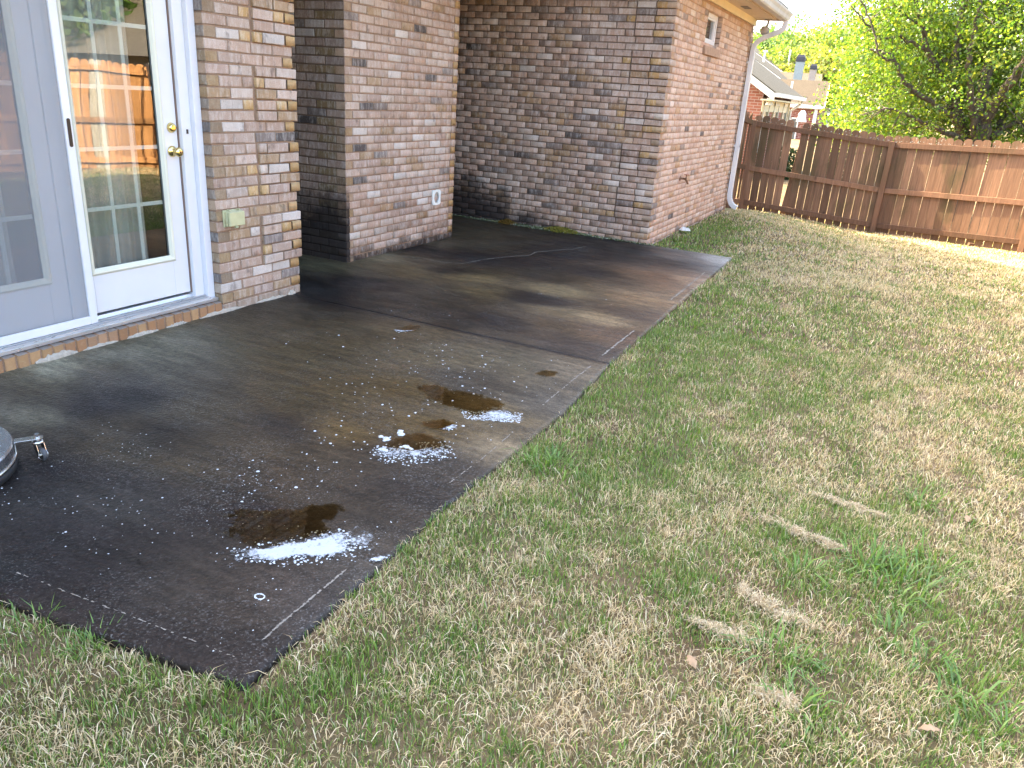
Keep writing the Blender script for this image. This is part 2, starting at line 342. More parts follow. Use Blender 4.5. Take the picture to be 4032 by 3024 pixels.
CTRL = [[0.28, 0.349, 75, 72, 65], [0.034, 0.838, 42, 42, 48], [-0.52, 1.52, 88, 90, 78], [-0.359, 2.187, 105, 103, 90], [-0.089, 2.752, 45, 38, 36], [-0.102, 3.534, 80, 78, 68], [-0.125, 4.058, 85, 82, 72], [0.809, 3.706, 52, 48, 50], [1.235, 4.486, 48, 45, 48], [0.86, 4.165, 50, 46, 46], [1.958, 4.45, 85, 85, 88], [2.315, 4.668, 115, 117, 120], [1.939, 3.36, 100, 82, 68], [2.335, 3.394, 116, 101, 88], [0.195, 1.887, 95, 85, 65], [0.723, 2.071, 105, 95, 72], [0.203, 1.271, 48, 48, 54], [0.83, 1.225, 72, 66, 56], [1.364, 1.794, 52, 50, 54], [1.565, 1.76, 58, 54, 56], [1.476, 2.173, 108, 100, 80], [2.064, 1.609, 115, 105, 88], [1.732, 1.584, 104, 95, 77], [1.479, 1.036, 62, 56, 52], [1.983, 1.194, 88, 78, 66], [2.2, 1.246, 100, 85, 72], [2.43, 1.25, 95, 78, 66], [2.207, 0.836, 80, 72, 68], [1.162, 0.443, 92, 82, 65], [0.849, 0.181, 82, 75, 60], [1.063, -0.287, 85, 78, 62], [1.646, 0.176, 92, 86, 72], [1.989, 0.349, 92, 88, 76], [2.296, 0.446, 100, 95, 86], [1.961, -0.122, 78, 74, 68], [1.753, -0.439, 90, 78, 52], [1.534, -0.604, 88, 78, 58], [2.267, -0.449, 98, 90, 72], [2.441, -0.184, 88, 86, 82], [2.119, -0.807, 95, 82, 54], [1.396, -0.852, 80, 72, 54], [1.617, -1.165, 62, 58, 58], [2.087, -1.18, 75, 70, 65], [2.37, -1.033, 70, 66, 62], [2.472, -0.835, 108, 102, 90], [2.061, -1.363, 72, 64, 58], [2.306, -1.412, 60, 56, 56], [0.491, 2.178, 60, 55, 48], [0.525, 2.833, 52, 48, 48], [-0.337, 3.272, 84, 82, 72], [0.136, 4.07, 70, 66, 56], [1.407, 3.08, 62, 56, 50], [1.212, 2.542, 72, 66, 58], [1.106, 1.739, 95, 86, 66], [1.222, 0.885, 68, 60, 52], [0.342, 0.704, 55, 53, 55], [2.138, 2.406, 112, 98, 82], [2.217, 1.891, 88, 76, 66], [1.778, 4.117, 62, 58, 60], [0.593, 1.01, 66, 62, 56], [0.355, -1.602, 78, 74, 66], [0.599, -1.715, 98, 100, 92], [0.719, -1.47, 42, 43, 54], [0.747, -1.31, 56, 56, 64], [1.188, -1.503, 56, 52, 54], [1.093, -1.742, 82, 74, 58], [1.492, -1.687, 80, 72, 58], [1.124, -1.941, 55, 52, 56], [1.575, -1.33, 85, 76, 62], [1.787, -1.049, 100, 86, 58], [1.514, -1.892, 58, 56, 62], [1.277, -2.125, 60, 62, 66], [1.57, -1.981, 76, 78, 80], [1.539, -2.23, 58, 58, 64], [1.834, -1.99, 62, 58, 60], [1.844, -1.816, 62, 58, 58], [2.042, -1.821, 66, 52, 30], [2.311, -1.468, 75, 68, 58], [2.362, -1.338, 62, 58, 56], [1.841, -2.376, 62, 58, 62], [1.681, -2.428, 42, 42, 50], [1.96, -2.43, 38, 38, 46], [2.245, -2.424, 40, 38, 46], [2.44, -2.392, 48, 44, 48], [1.922, -2.498, 78, 70, 68], [2.253, -2.497, 80, 72, 70], [2.442, -2.464, 72, 66, 66], [2.571, -2.421, 68, 62, 62], [2.159, -2.351, 82, 79, 77], [2.362, -2.278, 75, 68, 62], [2.101, -2.148, 70, 66, 64], [2.409, -2.078, 86, 78, 74], [2.551, -2.106, 72, 74, 78], [2.559, -1.921, 82, 82, 82], [2.609, -2.036, 60, 58, 60], [0.937, -1.525, 80, 74, 64], [1.125, -1.245, 84, 78, 66], [1.372, -1.473, 76, 70, 60], [0.885, -1.818, 70, 66, 60], [1.813, -2.198, 60, 57, 60], [2.299, -1.954, 72, 66, 62], [2.533, -1.776, 78, 74, 70], [1.081, -2.071, 48, 47, 52], [1.698, -2.272, 57, 55, 60], [2.033, -1.358, 86, 78, 64], [1.903, -1.509, 78, 68, 56], [0.092, -1.211, 118, 122, 116], [0.089, -1.31, 115, 120, 114], [0.065, -1.454, 92, 97, 93], [0.156, -1.45, 86, 82, 70], [0.077, -1.059, 104, 108, 103], [0.068, -0.862, 92, 95, 88], [0.672, -1.464, 48, 48, 60], [0.5, -1.497, 82, 80, 72], [0.477, -1.716, 96, 98, 94], [0.249, -1.149, 84, 80, 70], [0.504, -1.238, 72, 70, 66]]
PUD = [[[1.914, -1.847], [1.941, -1.795], [2.057, -1.735], [2.128, -1.653], [2.191, -1.557], [2.257, -1.594], [2.232, -1.679], [2.293, -1.753], [2.235, -1.852], [2.173, -1.958], [2.067, -1.961], [1.985, -1.907]], [[1.728, -0.32], [1.92, -0.282], [2.124, -0.274], [2.249, -0.272], [2.295, -0.478], [2.136, -0.518], [1.989, -0.482], [1.882, -0.454]], [[2.04, -1.085], [2.052, -0.954], [2.083, -0.861], [2.21, -0.842], [2.305, -0.925], [2.239, -0.997], [2.147, -1.093]], [[2.04, -0.758], [2.096, -0.655], [2.189, -0.651], [2.206, -0.759], [2.122, -0.775]], [[1.077, 0.433], [1.125, 0.601], [1.185, 0.574], [1.225, 0.447], [1.141, 0.377]], [[2.179, 0.217], [2.251, 0.327], [2.334, 0.292], [2.269, 0.198]]]
FOAM = [[[2.139, -1.987], [2.193, -1.952], [2.247, -1.866], [2.317, -1.783], [2.337, -1.731], [2.4, -1.744], [2.449, -1.787], [2.394, -1.866], [2.348, -1.902], [2.3, -1.926], [2.279, -1.96], [2.246, -2.009], [2.194, -2.008]], [[2.224, -0.481], [2.255, -0.425], [2.337, -0.398], [2.405, -0.415], [2.398, -0.471], [2.311, -0.531], [2.211, -0.565], [2.258, -0.521]], [[2.052, -1.116], [2.078, -1.058], [2.199, -1.038], [2.251, -0.91], [2.327, -0.962], [2.279, -1.059], [2.18, -1.14], [2.103, -1.156]], [[2.159, -0.778], [2.173, -0.723], [2.197, -0.675], [2.222, -0.727], [2.198, -0.765]], [[1.093, 0.398], [1.135, 0.409], [1.215, 0.463], [1.188, 0.404], [1.146, 0.369]], [[2.514, -1.817], [2.54, -1.786], [2.567, -1.754], [2.565, -1.798], [2.541, -1.82]]]
FHALO = [[[2.07, -2.017], [2.127, -1.966], [2.221, -1.815], [2.303, -1.698], [2.489, -1.761], [2.469, -1.845], [2.277, -2.023], [2.189, -2.039]], [[2.111, -0.496], [2.399, -0.353], [2.434, -0.474], [2.203, -0.593]], [[2.005, -1.083], [2.26, -0.849], [2.372, -0.982], [2.243, -1.169], [2.091, -1.201]]]
DOTS = [[0.759, -0.246], [0.893, 0.083], [1.054, -0.08], [1.16, -0.249], [1.274, -0.206], [1.348, -0.148], [1.199, 0.245], [1.319, 0.108], [1.512, -0.056], [1.437, 0.306], [1.493, 0.145], [1.564, 0.233], [1.55, 0.09], [1.586, 0.128], [1.521, 0.347], [1.686, 0.11], [1.755, -0.013], [1.695, 0.022], [1.618, -0.129], [1.637, -0.18], [1.893, 0.177], [1.803, 0.301], [1.885, 0.125], [1.9, 0.036], [1.884, -0.046], [1.988, -0.017], [1.932, -0.082], [1.88, -0.1], [1.993, 0.108], [2.121, 0.084], [2.159, 0.021], [2.26, 0.217], [2.18, 0.49], [1.327, -0.537], [1.381, -0.624], [1.451, -0.559], [1.515, -0.561], [1.517, -0.509], [1.661, -0.575], [1.5, -0.401], [1.681, -0.336], [1.577, -0.652], [1.643, -0.738], [1.769, -0.68], [1.85, -0.714], [1.888, -0.759], [1.954, -0.72], [1.965, -0.493], [1.942, -0.296], [2.026, -0.427], [1.961, -0.211], [2.076, -0.168], [2.135, -0.212], [2.068, -0.278], [2.12, -0.313], [2.277, -0.083], [2.322, -0.207], [1.732, -0.953], [1.765, -1.002], [1.706, -1.114], [1.809, -1.091], [1.917, -1.105], [1.842, -1.177], [1.955, -1.078], [1.982, -1.306], [2.062, -1.251], [2.11, -1.189], [1.828, -1.311], [1.988, -1.563], [1.963, -1.497], [2.037, -1.468], [1.959, -1.399], [1.957, -0.669], [1.952, -0.544], [2.314, -0.777], [2.228, -0.668], [2.251, -0.776], [2.393, -0.727], [2.234, -1.09], [2.283, -0.387], [2.219, -0.403], [2.021, -0.976], [0.818, 0.762], [1.194, 0.931], [1.673, 1.611], [2.076, 1.22], [0.807, 1.001], [1.924, 2.168], [1.438, 1.97], [1.634, -1.621], [1.724, -1.54], [1.792, -1.589], [1.776, -1.547], [1.81, -1.665], [1.989, -1.561], [1.898, -1.757], [1.848, -1.617], [1.69, -1.485], [1.983, -1.309], [2.062, -1.25], [1.845, -1.177], [1.966, -1.165], [1.832, -1.318], [2.035, -1.461], [1.1, -1.957], [1.257, -2.152], [1.327, -2.109], [1.632, -2.138], [1.578, -2.279], [1.722, -2.254], [1.664, -2.343], [1.766, -2.355], [1.868, -2.324], [2.009, -2.257], [1.676, -2.094], [1.566, -2.227], [1.64, -1.895], [1.572, -2.032]]
BIGDOT = [[2.038, -0.911], [2.015, -1.0], [2.068, -1.092], [2.139, -1.015]]
HOLE = [2.359, -2.15]
LINES = [[[2.355, 2.529], [2.34, 3.18], [2.323, 3.906]], [[2.404, 0.779], [2.395, 1.131], [2.392, 1.458]], [[2.417, 0.55], [2.419, 0.248], [2.429, -0.046], [2.434, -0.196]], [[2.459, -0.593], [2.471, -0.913], [2.468, -1.197]], [[2.507, -2.298], [2.501, -2.181], [2.497, -2.041], [2.493, -1.898]], [[1.632, -2.453], [1.861, -2.436], [2.088, -2.416], [2.297, -2.401], [2.494, -2.387]]]
CRACK = [[-0.41, 1.875], [-0.371, 2.042], [-0.374, 2.308], [-0.169, 2.358], [0.024, 2.424], [0.216, 2.412], [0.395, 2.493], [0.452, 2.798], [0.567, 3.11], [0.695, 3.33], [0.664, 3.521], [0.765, 3.752], [0.887, 3.979], [0.934, 4.229]]
STRAW = [[[3.649, -0.746], [3.747, -0.787], [3.85, -0.81], [3.957, -0.836]], [[3.66, -1.29], [3.726, -1.308], [3.785, -1.352], [3.846, -1.369], [3.91, -1.36]], [[3.555, -1.529], [3.623, -1.525], [3.684, -1.539], [3.757, -1.531]], [[3.805, -0.406], [3.927, -0.446], [4.0, -0.449], [4.091, -0.428]], [[3.824, -1.744], [3.854, -1.748], [3.89, -1.751]]]
WEED = [[4.063, -0.908], [4.135, -0.938], [4.025, -0.874], [4.203, -0.822], [3.827, -1.091], [4.275, -0.719], [3.803, -1.571], [3.871, -1.557], [4.201, -0.218], [3.892, -1.761], [4.33, -1.46], [4.391, -1.558], [4.143, -1.257], [4.227, -1.346], [4.112, -1.056], [2.763, -0.793], [2.685, -0.758], [2.101, -2.398], [1.906, -2.42], [2.108, -2.447]]
LEAF = [[4.387, -0.277], [4.226, -1.674], [3.556, -1.989], [3.607, -1.733]]
SCRAP = [1.503, 6.21]
MOSS = [[-0.375], [0.391]]

# ------------------------------------------------------------------ ground heights
def sm(a, b, t):
    t = np.clip((np.asarray(t, float) - a) / (b - a), 0, 1); return t * t * (3 - 2 * t)
def lz(x, y):
    x = np.asarray(x, float); y = np.asarray(y, float)
    wx_ = sm(1.4, 3.6, x); lin = np.clip((y - 4.6) / 7.6, 0, 1); lin = lin - .10 * np.sin(2 * math.pi * lin) / (2 * math.pi)
    b = (1 - wx_) * sm(8.6, 12.2, y) + wx_ * lin
    z = -0.092 - 0.0055 * np.clip(y, -4, 4.6) - b * (0.29 + 0.172 * wx_) - sm(3.6, 8.6, x) * 0.05 * (1 - b) - 0.06 * sm(12.5, 30, y)
    n = 0.012 * np.sin(x * 3.1 + 1.3 * np.sin(y * 2.2)) * np.sin(y * 2.7 + 0.8 * np.sin(x * 1.9))
    return z + n * (np.abs(x) < 14) * (np.abs(y) < 16)
def slabz(x, y): return -0.056 - 0.006 * x - 0.005 * y
EDGE = [(-2.439, 2.582), (-1.3, 2.545), (-0.2, 2.548), (0.67, 2.485), (4.888, 2.371), (4.93, 2.371)]
def edge_x(y): return np.interp(y, [e[0] for e in EDGE], [e[1] for e in EDGE])
def front_y(x): return -2.75 + 0.12 * np.asarray(x, float)

# ------------------------------------------------------------------ lawn soil (one sheet to the horizon)
def axis(lo, hi, a, b, step):
    core = np.arange(a, b + 1e-6, step); k = np.geomspace(step, hi - b, 22)
    k2 = np.geomspace(step, a - lo, 22)
    return np.r_[(a - k2)[::-1], core, b + k]
gx = axis(-450, 450, 0.5, 9.5, 0.07); gy = axis(-450, 700, -5.0, 13.0, 0.07)
X, Y = np.meshgrid(gx, gy, indexing='ij'); Z = lz(X, Y)
V = np.stack([X, Y, Z], -1).reshape(-1, 3); nx, ny = len(gx), len(gy)
I = (np.arange(nx - 1)[:, None] * ny + np.arange(ny - 1)[None]).ravel()
loops = np.stack([I, I + ny, I + ny + 1, I + 1], 1).ravel()
k = N('lawn_soil'); p = k.pos()
c = k.mix(k.ramp(k.noise(p, 1.7, 5), [(0.35, 0.0), (0.65, 1.0)]), (0.15, 0.105, 0.06), (0.25, 0.19, 0.11))
c = k.mix(k.ramp(k.noise(p, 46, 4, 0.7), [(0.36, 0.0), (0.66, 1.0)]), k.mix(0.5, c, (0.05, 0.035, 0.022)), c)
c = k.mix(k.ramp(k.noise(p, 0.9, 4), [(0.5, 0.0), (0.62, 0.45)]), c, (0.055, 0.075, 0.025))
k.bsdf(c, 0.97, k.noise(p, 70, 4), 0.9, 0.015, Specular_IOR_Level=0.1)
tag(mesh_obj('lawn', np_mesh('lawn', V, loops, np.arange(len(I)) * 4, k.m, smooth=True)), kind='structure')

# ------------------------------------------------------------------ patio: two stained concrete slabs with a joint between them
C = np.array(CTRL, float); cxy = C[:, :2]; crgb = np.stack([np.array(srgb(*q[2:5])) for q in CTRL])
def stain_and_sheen(x, y):  # stains, plus a wet reflection painted pale at the far corner
    q = np.stack([x.ravel(), y.ravel()], 1); acc = np.zeros((len(q), 3)); ws = np.zeros(len(q))
    for (px, py), col in zip(cxy, crgb):
        d2 = ((q[:, 0] - px) / 0.16) ** 2 + ((q[:, 1] - py) / 0.11) ** 2
        ww = np.exp(-d2) + 0.03 * np.exp(-d2 / 14) + 1e-6 / (1 + d2)
        acc += ww[:, None] * col; ws += ww
    return acc / ws[:, None]
k = N('stained_concrete'); at = k.n('ShaderNodeAttribute'); at.attribute_name = 'Col'; p = k.pos()
st = k.noise(k.pos((1.2, 7, 1)), 3.2, 6, 0.65)
c = k.mix(1.0, at.outputs['Color'], k.ramp(st, [(0.28, 0.55), (0.72, 1.5)]), 'MULTIPLY')
c = k.mix(1.0, c, k.ramp(k.noise(p, 34, 6, 0.75), [(0.30, 0.50), (0.70, 1.55)]), 'MULTIPLY')
c = k.mix(1.0, c, k.ramp(k.noise(p, 210, 3, 0.7), [(0.28, 0.50), (0.72, 1.60)]), 'MULTIPLY')
vo = k.n('ShaderNodeTexVoronoi'); vo.inputs['Scale'].default_value = 58; k.l(p, vo.inputs['Vector'])
sp = k.ramp(vo.outputs['Distance'], [(0.05, 0.5), (0.11, 0.0)])
c = k.mix(k.math('MULTIPLY', sp, k.ramp(k.noise(p, 3, 3), [(0.45, 0.0), (0.65, 0.9)])), c, (0.15, 0.14, 0.13))
gr = k.math('MULTIPLY', k.ramp(k.noise(p, 130, 3, 0.6), [(0.56, 0.0), (0.66, 0.75)]), k.ramp(k.noise(p, 2.1, 4, 0.6), [(0.40, 0.05), (0.62, 1.0)]))
c = k.mix(gr, c, (0.17, 0.165, 0.16))
rf = k.ramp(k.noise(k.pos((1, 2.4, 1)), 2.3, 4, 0.6), [(0.3, 0.30), (0.5, 0.46), (0.72, 0.66)])
hb = k.math('ADD', k.math('ADD', k.noise(p, 120, 4, 0.7), k.math('MULTIPLY', vo.outputs['Distance'], 1.4)), k.math('MULTIPLY', k.noise(p, 18, 3), 0.8))
k.bsdf(c, rf, hb, 0.45, 0.003, Specular_IOR_Level=0.22)
M['slab'] = k.m
def slab(x0f, y0f, y1f, ncol, nrow):
    uu = np.linspace(0, 1, ncol)[:, None] * np.ones(nrow)[None]; vv = np.ones(ncol)[:, None] * np.linspace(0, 1, nrow)[None]
    yy = vv.copy(); xx = uu.copy()
    for _ in range(4):
        xr = edge_x(yy); xx = x0f + (xr - x0f) * uu
        yy = y0f(xx) + (y1f(xx) - y0f(xx)) * vv
    zz = slabz(xx, yy) + 0.0015 * np.sin(xx * 5 + 2 * np.sin(yy * 4)) * np.sin(yy * 6)
    e = 0.008
    ex = np.minimum(uu * 1e3, 1)
    Vt = np.stack([xx, yy, zz], -1); V = Vt.reshape(-1, 3)
    I = (np.arange(ncol - 1)[:, None] * nrow + np.arange(nrow - 1)[None]).ravel()
    quads = np.stack([I, I + nrow, I + nrow + 1, I + 1], 1)
    ring = [i * nrow for i in range(ncol)] + [(ncol - 1) * nrow + j for j in range(1, nrow)] + [i * nrow + nrow - 1 for i in range(ncol - 2, -1, -1)] + [j for j in range(nrow - 2, 0, -1)]
    ring = np.array(ring); cen = V.mean(0); P = V[ring]; nxt = np.roll(P, -1, 0); prv = np.roll(P, 1, 0); t = nxt - prv; t[:, 2] = 0; t /= np.linalg.norm(t, axis=1)[:, None]
    nrm = np.stack([t[:, 1], -t[:, 0], 0 * t[:, 0]], 1)
    wob = 0.0012 * rng.normal(size=(len(ring), 1))
    r1 = P + nrm * 0.008 + np.array([0, 0, -0.005]); r2 = P + nrm * (0.012 + wob) + np.array([0, 0, -0.015]); r3 = P + nrm * (0.010 + wob) + np.array([0, 0, -0.14])
    n0 = len(V); m = len(ring); base = [ring, n0 + np.arange(m), n0 + m + np.arange(m), n0 + 2 * m + np.arange(m)]
    allq = [quads]
    for a, b in zip(base[:-1], base[1:]):
        a2, b2 = np.roll(a, -1), np.roll(b, -1); allq.append(np.stack([a, b, b2, a2], 1))
    V = np.concatenate([V, r1, r2, r3]); Q = np.concatenate(allq)
    col = stain_and_sheen(V[:, 0], V[:, 1]); col *= (1 - .55 * np.exp(-((V[:, 1] - JY(V[:, 0])) / .022) ** 2))[:, None]; mu = np.array([.075, .066, .055]); lum = col @ np.array([.3, .55, .15]); lm = mu @ np.array([.3, .55, .15]); col = mu * ((lum / lm) ** 2.1)[:, None] * ((col / lum[:, None]) / (mu / lm)) ** 1.15
    n1 = np.zeros(len(V))
    for a, b, ph in ((3.1, 9.0, 0.3), (7.3, 17.0, 1.1), (13.1, 31.0, 2.0)):
        n1 += np.sin(V[:, 0] * a + ph + 1.7 * np.sin(V[:, 1] * b * 0.5)) * np.sin(V[:, 1] * b + ph * 2 + 1.4 * np.sin(V[:, 0] * a * 0.9))
    col = np.clip(col * SLAB_GAIN * (1 + 0.07 * n1)[:, None], 0.008, 0.6)
    o = mesh_obj('patio_slab', np_mesh('patio_slab', V, Q.ravel(), np.arange(len(Q)) * 4, M['slab'], col, smooth=True))
    return tag(o, kind='structure')
JY = lambda x: 0.655 + 0.006 * np.asarray(x)
SLAB_GAIN = np.array([0.49, 0.42, 0.33])
slab(-0.09, front_y, lambda x: JY(x) - 0.007, 150, 190)
slab(-1.6, lambda x: JY(x) + 0.007, lambda x: 4.93 + 0 * x, 190, 230)
b = MB()                                                        # packed dirt at the bottom of the joint
for i in range(24):
    xa, xb = 0.05 + i * 0.1015, 0.05 + (i + 1) * 0.1015
    b.box(xa, xb, float(JY(xa)) - 0.012, float(JY(xb)) + 0.012, slabz(xa, .65) - 0.05, slabz(xa, .65) - 0.014 + random.uniform(-.003, .004))
tag(b.build('joint_filler', simple('joint_dirt', (0.03, 0.027, 0.024), 0.95, 0.3, 60)), kind='structure')

def ribbon(name, pts, wid, mat, dz=0.0015, wob=0.5, gaps=0.0, sub=14):
    pts = np.array(pts); P = []
    for a, c_ in zip(pts[:-1], pts[1:]):
        for t in np.linspace(0, 1, sub, endpoint=False): P.append(a + (c_ - a) * t)
    P.append(pts[-1]); P = np.array(P); m = MB()
    P[:, :2] += rng.normal(size=P.shape) * wid * 0.25
    for i in range(len(P) - 1):
        if random.random() < gaps: continue
        t = P[i + 1] - P[i]; t /= np.linalg.norm(t); n = np.array([-t[1], t[0]])
        w0 = wid * (1 + wob * random.uniform(-1, 1)) / 2; w1 = wid * (1 + wob * random.uniform(-1, 1)) / 2
        q = [P[i] - n * w0, P[i + 1] - n * w1, P[i + 1] + n * w1, P[i] + n * w0]
        m.add([(a[0], a[1], slabz(a[0], a[1]) + dz + 0.0012) for a in q], [(0, 1, 2, 3)])
    return tag(m.build(name, mat), kind='structure')
for i, L in enumerate(LINES):
    ribbon('tooled_edge_line', L, [0.013, 0.010, 0.007, 0.004, 0.006, 0.003][i], M['mineral'], wob=0.7, gaps=[.04, .08, .22, .40, .12, .55][i], sub=22)
ribbon('crack', CRACK, 0.009, M['mineral'], wob=0.8, gaps=0.10, sub=16)

# ------------------------------------------------------------------ house: brick walls
house = empty('brick_house', (0, 0, -0.06), 'grey and tan brick house with white glazed patio doors, recessed corners and a white downspout', 'house')
HL = Vector(house.location)
def hb(b, name, mats, parent=None, **kw):        # child of the house, given in world coordinates
    o = b.build(name, mats, parent or house, **kw); o.location = -HL if parent is None else (0, 0, 0); return o

CH = 0.0677; BH = 0.0575; BD = 0.092; BL = 0.193; JT = 0.0102
GREY = [(0.44, 0.325, 0.26), (0.47, 0.355, 0.29), (0.405, 0.295, 0.24), (0.49, 0.39, 0.325), (0.42, 0.295, 0.225), (0.385, 0.27, 0.21), (0.45, 0.335, 0.265)]
def pick():
    r = random.random()
    if r < 0.022: c = (0.095, 0.080, 0.074)
    elif r < 0.085: c = (0.22, 0.18, 0.16)
    elif r < 0.15: c = (0.54, 0.475, 0.425)
    elif r < 0.25: c = (0.36, 0.245, 0.15)
    else: c = random.choice(GREY)
    f = random.uniform(0.90, 1.12); return tuple(min(0.7, x * f) for x in c)
BR = []      # every brick: dict(pos=centre of face, rot, L, D, H, col, wall)
def fill(u0, u1, first, s=1.0, minp=0.045):
    """(a, b) spans of one course"""
    sp = []; u = u0; ln = first
    while u < u1 - 0.02:
        e = min(u + ln, u1)
        if u1 - e < minp + JT: e = u1
        sp.append((u, e)); u = e + JT * s; ln = BL * s
    return sp
class Wall:
    def __init__(s, O, U, Nn, name, mortar, wkey):
        s.O = Vector(O); s.U = Vector(U); s.N = Vector(Nn); s.rot = math.atan2(-s.N.x, s.N.y); s.key = wkey
    def brick(s, a, b, z, proud=0.0, col=None, D=BD, H=BH):
        c = s.O + s.U * ((a + b) / 2) + s.N * (proud + random.uniform(-0.0012, 0.0012)); c.z = z + H / 2 + 0.005
        BR.append(dict(pos=c, rot=s.rot + random.uniform(-.004, .004), L=b - a, D=D, H=H, col=col or pick(), wall=s.key))
WALLS = {}
def wall_back(key, boxes, mat):
    b = MB()
    for q in boxes: b.box(*q)
    WALLS[key] = hb(b, 'wall', mat)
G = 0.0065                                     # mortar joint depth
TOP = 2.67
# -- A: pier beside the door (front faces +x), quoin blocks at its far corner
LA = 0.757
wall_back('A', [(-0.45, -G, 0.0 + G, LA - G, -0.16, TOP), (-0.45, -G, -2.05, -1.90, -0.16, TOP), (-0.45, -0.10, -1.90, 0.0, 2.21, TOP)], M['mortar_tan'])
A = Wall((0, 0, 0), (0, 1, 0), (1, 0, 0), 'A', 'tan', 'A'); AR = Wall((0, 0, 0), (-1, 0, 0), (0, -1, 0), 'AR', 'tan', 'A'); AS = Wall((0, LA, 0), (-1, 0, 0), (0, 1, 0), 'AS', 'tan', 'A')
GOLDS = [(0.52, 0.335, 0.15), (0.47, 0.295, 0.13), (0.54, 0.36, 0.18)]
for n in range(-1, 40):
    z = n * CH; blk = n >= 3 and (n - 3) % 7 < 5; even = n % 2 == 0; pr = 0.016 if blk else 0.0
    # one brick turns each corner: on even courses it lies in the side face and shows its end on the front
    if n == -1:
        sp = fill(0.0, LA, 0.12); spq = []
    elif blk:
        sp = [(0.102, 0.283), (0.293, 0.378)] if even else [(0.0, 0.181), (0.191, 0.378)]
        spq = [(0.398, 0.478), (0.488, LA - 0.102)] if even else [(0.398, 0.574), (0.584, LA + pr)]
        if even: e_ = LA - 0.102 + pr; spq = [(0.398, 0.466), (0.476, e_)] if random.random() < .5 else [(0.398, 0.570), (0.580, e_)]
    else:
        s_ = LA / 0.804
        sp = fill(0.102, LA - 0.102, BL * s_, s_) if even else fill(0.0, LA, BL * s_, s_); spq = []
    for a, c_ in sp:
        A.brick(a, c_, z, 0.0, (0.33, 0.25, 0.19) if n == -1 else (random.choice(GOLDS) if c_ - a < 0.095 and random.random() < .7 else None))
    for a, c_ in spq: A.brick(a, c_, z, pr, random.choice(GOLDS) if c_ - a < 0.095 and random.random() < .8 else None, D=BD + pr)
    if even and n >= 0:
        AR.brick(0.0, 0.193, z, 0.0, random.choice([(0.26, 0.21, 0.17), (0.30, 0.22, 0.14), (0.16, 0.14, 0.13)]))
        AS.brick(-pr, 0.193, z, pr, random.choice(GOLDS))
    else:
        AR.brick(0.102, 0.295, z, 0.0, random.choice([(0.26, 0.21, 0.17), (0.33, 0.23, 0.13), (0.16, 0.14, 0.13)]))
    for a, c_ in fill(0.203 if even else 0.102, 0.45, BL): AS.brick(a, c_, z, pr)
FL_ = Wall((0, -1.90, 0), (0, -1, 0), (1, 0, 0), 'FL', 't', 'A')            # the wall goes on beyond the doors
for n in range(-1, 40):
    for a, c_ in fill(0.0, 3.4, BL if n % 2 else 0.092): FL_.brick(a, c_, n * CH, 0.0)
# -- R: return wall in the recess (faces -y) and W: pier wall (faces +x)
XW, YW, LW = -0.366, 1.784, 1.807
wall_back('W', [(-1.70, XW - G, YW + G, YW + LW - G, -0.16, TOP)], M['mortar_tan'])
Wf = Wall((XW, YW, 0), (0, 1, 0), (1, 0, 0), 'W', 'tan', 'W'); R = Wall((XW, YW, 0), (-1, 0, 0), (0, -1, 0), 'R', 'dark', 'W'); We = Wall((XW, YW + LW, 0), (-1, 0, 0), (0, 1, 0), 'We', 'd', 'W')
ZW = -0.011
for n in range(-1, 40):
    z = ZW + n * CH; odd = n % 2 == 1
    for i, (a, c_) in enumerate(fill(0.102 if odd else 0.0, LW - (0.0 if odd else 0.102), BL)):
        col = None
        col = pick()
        g = max(0.0, 1 - z / 0.42)                       # old damp staining on the lowest courses, patchy along the wall
        if g > 0 and n >= 0 and random.random() < 0.15 + 0.35 * g: q_ = 1 - 0.62 * g * random.uniform(0.4, 1); col = tuple(x * q_ * t for x, t in zip(col, (1, .92, .85)))
        if n == -1: col = (0.085, 0.055, 0.04)
        Wf.brick(a, c_, z, 0.0 if n >= 0 else -0.003, col)
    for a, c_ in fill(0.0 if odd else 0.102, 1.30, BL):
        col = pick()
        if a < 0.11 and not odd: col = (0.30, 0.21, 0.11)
        col = tuple(x * 0.70 for x in col); f = random.uniform(0.10, 0.24)  # recess face dimmed: its shade is painted into the brick colour
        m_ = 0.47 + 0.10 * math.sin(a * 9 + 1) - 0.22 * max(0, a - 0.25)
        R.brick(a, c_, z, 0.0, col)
    for a, c_ in fill(0.0 if not odd else 0.102, 1.2, BL): We.brick(a, c_, z, 0.0, random.choice(GOLDS) if a == 0.0 else None)
b = MB(); b.box(-1.69, XW - G - .002, YW + G - .001, YW + G + .02, -.16, TOP); hb(b, 'mortar_bed', M['mortar_dark'])
# -- B: back wall (faces -y) and E: end wall with the little window (faces +x)
XC, YB, YE = 1.4116, 4.917, 9.165
ZB = 0.1027 - 5 * CH
wy0, wy1, wz0, wz1 = 6.307, 7.075, 2.105, 2.487
wall_back('E', [(-1.75, XC - G, YB + G, wy0, -0.24, TOP), (-1.75, XC - G, wy1, YE - G, -0.24, TOP), (-1.75, XC - G, wy0, wy1, -0.24, wz0), (-1.75, XC - G, wy0, wy1, wz1, TOP), (-1.75, XC - 0.16, wy0, wy1, wz0, wz1)], M['mortar_dark'])
